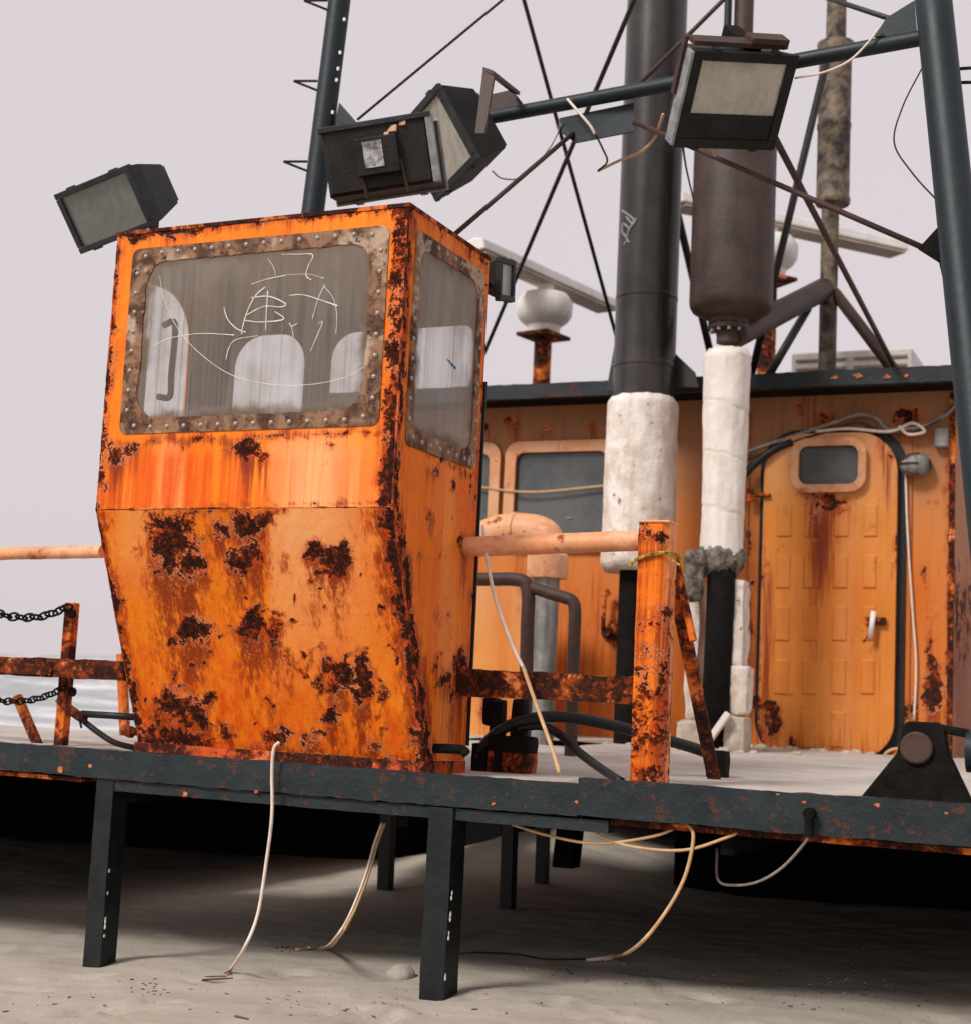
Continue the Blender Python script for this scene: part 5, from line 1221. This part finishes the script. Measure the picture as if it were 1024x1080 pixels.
rope.tube(crom([(xp + hw + .006, RY - .05, z_ + .01), (xp + hw + .02, RY - .06, z_ - .015), (xp + hw + .045, RY - .06, z_ - .03)], 4), .004, 6).tube([(xp - hw, RY - .052, z_ - .01), (xp - hw - .022, RY - .06, z_ - .035)], .005, 6)
tag(rope.build('rope_tie', 'rope', None, loc=(xp, RY, z_)), 'frayed yellow rope tied round the orange railing post', 'rope')
# left of the cab
RL = 4.50
rb_ = thing('deck_railing', 'rusty railing running off left of the cab', 'railing', tuple(P(76, 792, RL)), 'deck railings')
rough_tube('top_rail', [P(-180, 592, RL), P(20, 583.5, RL), P(108, 582, RL)], .024, 'rail_pale', rb_)
p0, p1 = P(-180, 708, RL), P(134, 708, RL)
rough_beam('mid_rail', p0.x, p1.x, RL - .024, RL + .024, p1.z - .034, p1.z + .034, 'rail_heavy', rb_, .005, .012)
rough_beam('splice_plate', p0.x, P(60, 708, RL).x, RL - .034, RL - .026, p1.z - .028, p1.z + .012, 'rail_heavy', rb_, .003, .012)
q = P(76, 640, RL + .075); pz = P(76, 636, RL + .075).z
V = np.array(MB().box((q.x - .022, RL + .055, .004), (q.x + .022, RL + .095, pz)).v)
post = MB().box((q.x - .021, RL + .055, .004), (q.x + .021, RL + .095, pz)).build('post', 'rail_heavy', rb_, bevel=.004)
for yy in (648, 730): MB().lathe(P(77, yy, RL + .052), [(.018, 0), (.018, -.012), (.008, -.014)], 12, (0, 1, 0)).build('eye_bolt', 'black', rb_)
a, b = P(18, 735, RL + .1), P(42, 791, RL + .1)
MB().tube([a, b], .020, 10).build('brace', 'rail_orange', rb_)
yp = P(132, 780, 5.55)
tag(MB().tube([P(128, 690, 5.5), P(132, 781, 5.5)], .024, 10).build('deck_post', 'rail_orange', None, loc=tuple(yp)), 'thin yellow-orange post standing behind the cab left edge', 'post')
# chains of single links
def chain(label, pts, step, r=.0045, lr=.0165):
    c = crom(pts, 40); L = [0]
    for i in range(1, len(c)): L.append(L[-1] + (c[i] - c[i - 1]).length)
    t = thing('safety_chain', label, 'chain', tuple(c[0]), 'safety chains'); n = int(L[-1] / step)
    for k in range(n + 1):
        s = k * step; i = min(np.searchsorted(L, s), len(c) - 1); p = c[i]
        d = (c[min(i + 3, len(c) - 1)] - c[max(i - 3, 0)]).normalized(); u = d.cross(Vector((0, 1, 0))).normalized(); v = d.cross(u)
        side = (u * .9 + v * .45).normalized() if k % 2 else (v * .9 - u * .45).normalized()
        loop = [p + d * (math.cos(a) * step * .74) + side * (math.sin(a) * lr) for a in np.linspace(0, 2 * math.pi, 13)]
        MB().tube(loop, r, 7, cap=False).build('link', 'black', t, smooth=True)
chain('black chain looping off left from the top of the rusty post', [P(70, 641, RL + .03), P(55, 647, RL + .03), P(38, 651, RL + .03), P(10, 650, RL + .03), P(-30, 640, RL + .03)], .036)
chain('black chain hanging off left from low on the rusty post', [P(66, 726, RL + .03), P(52, 733, RL + .03), P(35, 738, RL + .03), P(10, 740, RL + .03), P(-30, 735, RL + .03)], .029, .0038, .0135)
# old hose coupling left
hc = thing('hose_coupling', 'rusty pipe coupling with two black hoses beside the cab left edge', 'hose', tuple(P(75, 750, 4.52)))
rough_tube('coupling', [P(62, 737, 4.46), P(70, 746, 4.47), P(84, 756, 4.48), P(90, 757, 4.48)], .017, 'rail_heavy', hc, 12, .01, .003)
MB().tube([P(86, 753, 4.48), P(120, 755, 4.50), P(150, 757, 4.52)], .013, 12).build('hose', 'cable_b', hc, smooth=True)
MB().tube(crom([P(84, 757, 4.49), P(100, 770, 4.50), P(120, 783, 4.52), P(142, 789, 4.56)], 5), .011, 12).build('hose', 'cable_b', hc, smooth=True)
MB().tube([P(84, 760, 4.47), P(86, 768, 4.47)], .004, 6).build('lever', 'black', hc)

# ================================================================== gear on the deck right of the cab
HRY = 6.1
hr = thing('handrail_loop', 'dark bent pipe handrails behind the orange railing', 'handrail', tuple(P(580, 812, HRY)))
rr_ = .030
MB().tube(crom([P(470, 611, HRY), P(520, 611, HRY), P(540, 611, HRY), P(553, 614, HRY), P(557, 628, HRY), P(556, 660, HRY), P(554, 740, HRY), P(551, 812, HRY)], 6), rr_, 14).build('rail_loop', 'brownrod', hr, smooth=True)
MB().tube(crom([P(560, 619, HRY), P(580, 626, HRY), P(594, 630, HRY), P(603, 634, HRY), P(606, 645, HRY), P(605, 680, HRY), P(603, 740, HRY), P(601, 812, HRY)], 6), rr_ * .92, 14).build('rail_loop', 'brownrod', hr, smooth=True)
WY = 4.85
wf = thing('mooring_fitting', 'charred black deck fitting with rust at the cab right base', 'fitting', tuple(P(535, 815, WY)))
def lumpbox(name, a, b, Y, dy, mat, amp=.01, seed=0): 
    p0, p1 = P(a[0], b[1], Y), P(b[0], a[1], Y); return lump(name, ((p0.x + p1.x) / 2, Y, (p0.z + p1.z) / 2), ((p1.x - p0.x) / 2, dy, (p1.z - p0.z) / 2), mat, wf, amp, seed)
lumpbox('base_block', (518, 788), (562, 818), WY, .05, 'flange', .006, 1)
lumpbox('top_block', (520, 778), (562, 792), WY - .01, .05, 'black', .008, 5)
lumpbox('upright', (518, 738), (533, 780), WY, .025, 'black', .014, 2)
lumpbox('upright', (541, 737), (555, 782), WY, .025, 'black', .012, 3)
lumpbox('lug', (511, 738), (526, 764), WY + .02, .015, 'black', .014, 4)
lumpbox('side_clamp', (499, 784), (516, 818), WY - .02, .03, 'black', .010, 6)
lumpbox('cheek', (520, 790), (530, 816), WY - .05, .012, 'black', .006, 7)
def hose(label, pts, r): return tag(MB().tube(crom(pts, 8), r, 14).build('hydraulic_hose', 'cable_b', None, smooth=True, loc=tuple(pts[0])), label, 'hose', 'hydraulic hoses')
hose('thick black hose arching from the charred fitting past the orange post', [P(504, 800, WY - .03), P(510, 787, WY - .03), P(528, 770, WY - .03), P(556, 759, WY - .02), P(590, 756, WY + .02), P(640, 764, WY + .12), P(700, 780, WY + .3), P(742, 793, WY + .45), P(758, 803, WY + .5)], .020)
hose('black hose dropping from the charred fitting to the deck edge', [P(545, 768, WY - .02), P(570, 766, WY), P(590, 775, WY), P(612, 795, WY - .05), P(635, 812, WY - .12), P(655, 825, WY - .2)], .015)
tag(lump('hose_end', P(757, 806, WY + .5), (.035, .04, .05), 'black', None, .012, 2), 'lumpy black hose end lying on the deck sand', 'hose end')
# pivot block on the deck edge at the right
PY = 4.42
pv = thing('pivot_block', 'black steel pivot block with a round pin at the deck right edge', 'pivot', tuple(P(970, 850, PY)))
pl = [(900, 850), (945, 795), (949, 778), (951, 766), (957, 761), (989, 762), (996, 770), (1000, 795), (1026, 850), (1026, 858), (900, 858)]
m = MB().prism([P(x, y, PY) for x, y in pl], (0, .05, 0)); m.build('cheek_plate', 'black', pv, bevel=.005)
MB().prism([P(x, y, PY + .2) for x, y in pl], (0, .05, 0)).build('cheek_plate', 'black', pv, bevel=.005)
q = P(967, 789, PY); MB().lathe(q, [(.045, .02), (.045, -.012), (.040, -.016), (.002, -.016)], 28, (0, 1, 0)).build('pin', 'brownrod', pv, autos=True)
MB().tube([P(967, 789, PY + .04), P(967, 789, PY + .24)], .035, 16).build('pin_shaft', 'black', pv)
q = P(1020, 792, PY + .05); MB().lathe(q, [(.060, .0), (.060, .5)], 28, (1, 0, 0)).lathe(q, [(.075, .06), (.075, .09)], 28, (1, 0, 0)).build('boom_tube', 'teal_mast', pv, autos=True)
MB().obox(P(1000, 770, PY + .06), (.06, 0, -.008), (0, .04, 0), (0, 0, .012)).build('guard_plate', 'black', pv, bevel=.004)
cable('loose_wire', 'tan wire loop on the wall foot beside the pivot block', [P(930, 803, 8.0), P(935, 794, 8.0), P(945, 790, 8.0), P(952, 794, 8.0)], .008, 'cable_t')

rb2 = random.Random(5); m = MB()
for k in range(70):
    if k < 40: x_, y_ = rb2.uniform(-2.9, -1.1), 8.27 - abs(rb2.gauss(0, .09))
    else: x_, y_ = sx2 + rb2.gauss(0, .22), SY2 - .08 + rb2.gauss(0, .12)
    s_ = rb2.uniform(.008, .03); z_ = .010 + .055 * min(1, max(0, (y_ - 4.6) / 3.6)) + s_ * .2; n_ = 7
    ring = [[(x_ + s_ * f_ * rb2.uniform(.7, 1.2) * math.cos(2 * math.pi * i / n_) * 1.4, y_ + s_ * f_ * rb2.uniform(.7, 1.2) * math.sin(2 * math.pi * i / n_), z_ + h_ * s_ * rb2.uniform(.7, 1.2)) for i in range(n_)] for f_, h_ in ((1.1, -.5), (.95, .15), (.45, .55))]
    m.add([p for r_ in ring for p in r_], [[a_ * n_ + i, a_ * n_ + (i + 1) % n_, (a_ + 1) * n_ + (i + 1) % n_, (a_ + 1) * n_ + i] for a_ in (0, 1) for i in range(n_)] + [[2 * n_ + i for i in range(n_)]])
tag(m.build('lagging_rubble', 'concrete', None), 'crumbled lagging and grit along the foot of the deckhouse wall', 'rubble', kind='stuff')

# ================================================================== dangling cables
def gz(x, y): return float(ground_z(np.array([x]), np.array([y]))[0])
def on_sand(px, py, up_=.006):
    z = -.68
    for _ in range(6): q = PZ(px, py, z); z = gz(q.x, q.y) + up_
    return PZ(px, py, z)
dangle = 'cables hanging from the deck'
e = on_sand(243, 1024)
cable('dangling_cable', 'white cable hanging down the deck front below the cab, end on the sand', [P(295, 783, DY - .03), P(289, 790, DY - .035), P(287, 815, DY - .03), P(287, 860, DY - .03), P(281, 910, DY - .03), P(272, 965, DY - .05), P(258, 1000, DY - .1), e], .0055, 'cable_w', group=dangle)
m = MB()
for dx_, dy_ in ((-6, 3), (-3, 6), (1, 5)): m.tube([e, on_sand(243 + dx_, 1024 + dy_, .004)], .0018, 6)
tag(m.build('wire_end', 'copper', None, loc=tuple(e)), 'frayed red wire ends of the white cable on the sand', 'wire end')
e2 = on_sand(345, 1000, .012); e3 = on_sand(312, 1002, .006)
cable('dangling_cable', 'twin tan cable bending from under the deck onto the sand between the legs', [P(406, 868, DY + .25), P(398, 890, DY + .25), P(388, 925, DY + .2), P(372, 965, DY + .1), P(358, 988, DY + .05), e2, e3], .0055, 'cable_t', group=dangle)
cable('dangling_cable', 'pale strand running beside the twin tan cable', [P(403, 868, DY + .24), P(395, 890, DY + .24), P(385, 925, DY + .19), P(369, 965, DY + .09), P(355, 988, DY + .04), on_sand(343, 999, .014), on_sand(325, 1000, .01)], .004, 'cable_w', group=dangle)
cable('dangling_cable', 'long tan cable looping beneath the deck edge right of the second leg', [P(540, 870, DY + .08), P(580, 882, DY + .06), P(630, 890, DY + .05), P(690, 882, DY + .04), P(722, 868, DY + .03)], .0045, 'cable_t', group=dangle)
cable('dangling_cable', 'tan cable sagging in a wide loop from mid deck to the right', [P(612, 862, DY + .06), P(630, 880, DY + .05), P(665, 893, DY + .04), P(720, 897, DY + .03), P(765, 884, DY + .02), P(796, 870, DY + .04)], .0045, 'cable_t', group=dangle)
e = on_sand(618, 1013)
cable('dangling_cable', 'cable falling from the deck edge with white end on the sand', [P(722, 868, DY + .03), P(731, 882, DY + .02), P(722, 925, DY + .02), P(700, 965, DY), P(672, 998, DY - .02), on_sand(648, 1010, .012), e], .0055, 'cable_t', group=dangle)
MB_ = MB().tube([on_sand(655, 1008, .014), on_sand(640, 1011, .011), on_sand(618, 1013, .009)], [.009, .009, .005], 8).build('cable_sheath', 'cable_w', None, smooth=True, loc=tuple(e)); tag(MB_, 'white stripped sheath end lying on the sand', 'cable end')
cable('sand_line', 'thin dark line lying on the sand right of the second leg', [on_sand(478, 1008, .002), on_sand(505, 1005, .003), on_sand(545, 1007, .003), on_sand(575, 1012, .002), on_sand(618, 1012, .002)], .003, 'cable_b')
cable('dangling_cable', 'grey cable loop hung on the hook under the deck right half', [P(856, 876, DY - .02), P(848, 890, DY), P(825, 915, DY + .05), P(800, 930, DY + .1), P(775, 934, DY + .15), P(757, 928, DY + .2), P(756, 895, DY + .25)], .004, 'cable_g', group=dangle)
cable('rail_cable', 'white cable strung from the cab down to the deck behind the railing', [P(509, 555, 4.80), P(514, 590, 4.6), P(522, 630, 4.58), P(540, 680, 4.57), P(552, 705, 4.57)], .0062, 'cable_w')
cable('rail_cable', 'tan lower end of the cable below the mid rail reaching the deck', [P(552, 705, 4.57), P(566, 745, 4.56), P(582, 790, 4.52), P(590, 816, 4.48)], .0068, 'cable_t')
# bits on the sand
q = on_sand(422, 1031, .0)
tag(lump('sand_clod', (q.x, q.y, q.z + .004), (.036, .03, .020), 'sand', None, .034, 4, 12, .7), 'clod of sand by the foot of the right deck leg', 'clod')
for (a, b, l, g_) in (((213, 1034), (246, 1032), 'dark twig lying on the sand below the white cable', 0), ((216, 1031), (238, 1030), 'thin lighter twig just above the dark one on the sand', 0), ((248, 1072), (262, 1075), 'short twig at the bottom edge of the sand', 0)):
    tag(MB().tube([on_sand(*a, .004), on_sand(*b, .005)], [.0035, .0025], 6).build('twig', 'twig', None, loc=tuple(on_sand(*a, .004))), l, 'twig', 'twigs on the sand')
m = MB(); rs = random.Random(11)
for k in range(420):
    cx_, cy_ = rs.choice([(165, 1045), (300, 1000), (325, 1060), (590, 1025), (360, 1050), (760, 1060), (900, 1040), (700, 1050)])
    q = on_sand(cx_ + rs.gauss(0, 40), min(1085, max(985, cy_ + rs.gauss(0, 14))), .0005); s_ = rs.choice([rs.uniform(.001, .0022)] * 4 + [rs.uniform(.002, .004)])
    m.obox(q, Vector((1, rs.uniform(-.4, .4), 0)) * s_, Vector((rs.uniform(-.4, .4), 1, .2)) * s_, Vector((.2, 0, 1)) * s_ * .7)
tag(m.build('sand_crumbs', 'sand', None), 'crumbs and grit scattered over the foreground sand', 'grit', kind='stuff')
m = MB()
for (cx_, cy_, sx_, sy_, n_) in ((160, 1045, 22, 9, 26), (305, 1000, 14, 4, 22), (325, 1060, 60, 10, 30), (590, 1024, 10, 3, 14), (440, 1062, 60, 8, 16), (700, 1040, 120, 14, 30), (880, 1050, 70, 14, 26), (90, 1060, 50, 10, 14)):
    for k in range(n_):
        q = on_sand(cx_ + rs.gauss(0, sx_), min(1085, max(975, cy_ + rs.gauss(0, sy_))), .001); s_ = rs.uniform(.0015, .0045); a_ = rs.uniform(0, 3.14)
        m.obox(q, Vector((math.cos(a_), math.sin(a_), 0)) * s_ * rs.uniform(1, 2.6), Vector((-math.sin(a_), math.cos(a_), .3)) * s_ * .5, Vector((0, 0, 1)) * s_ * .4)
tag(m.build('seaweed_flecks', 'twig', None), 'dark flecks of dried seaweed scattered on the front sand', 'seaweed', kind='stuff')
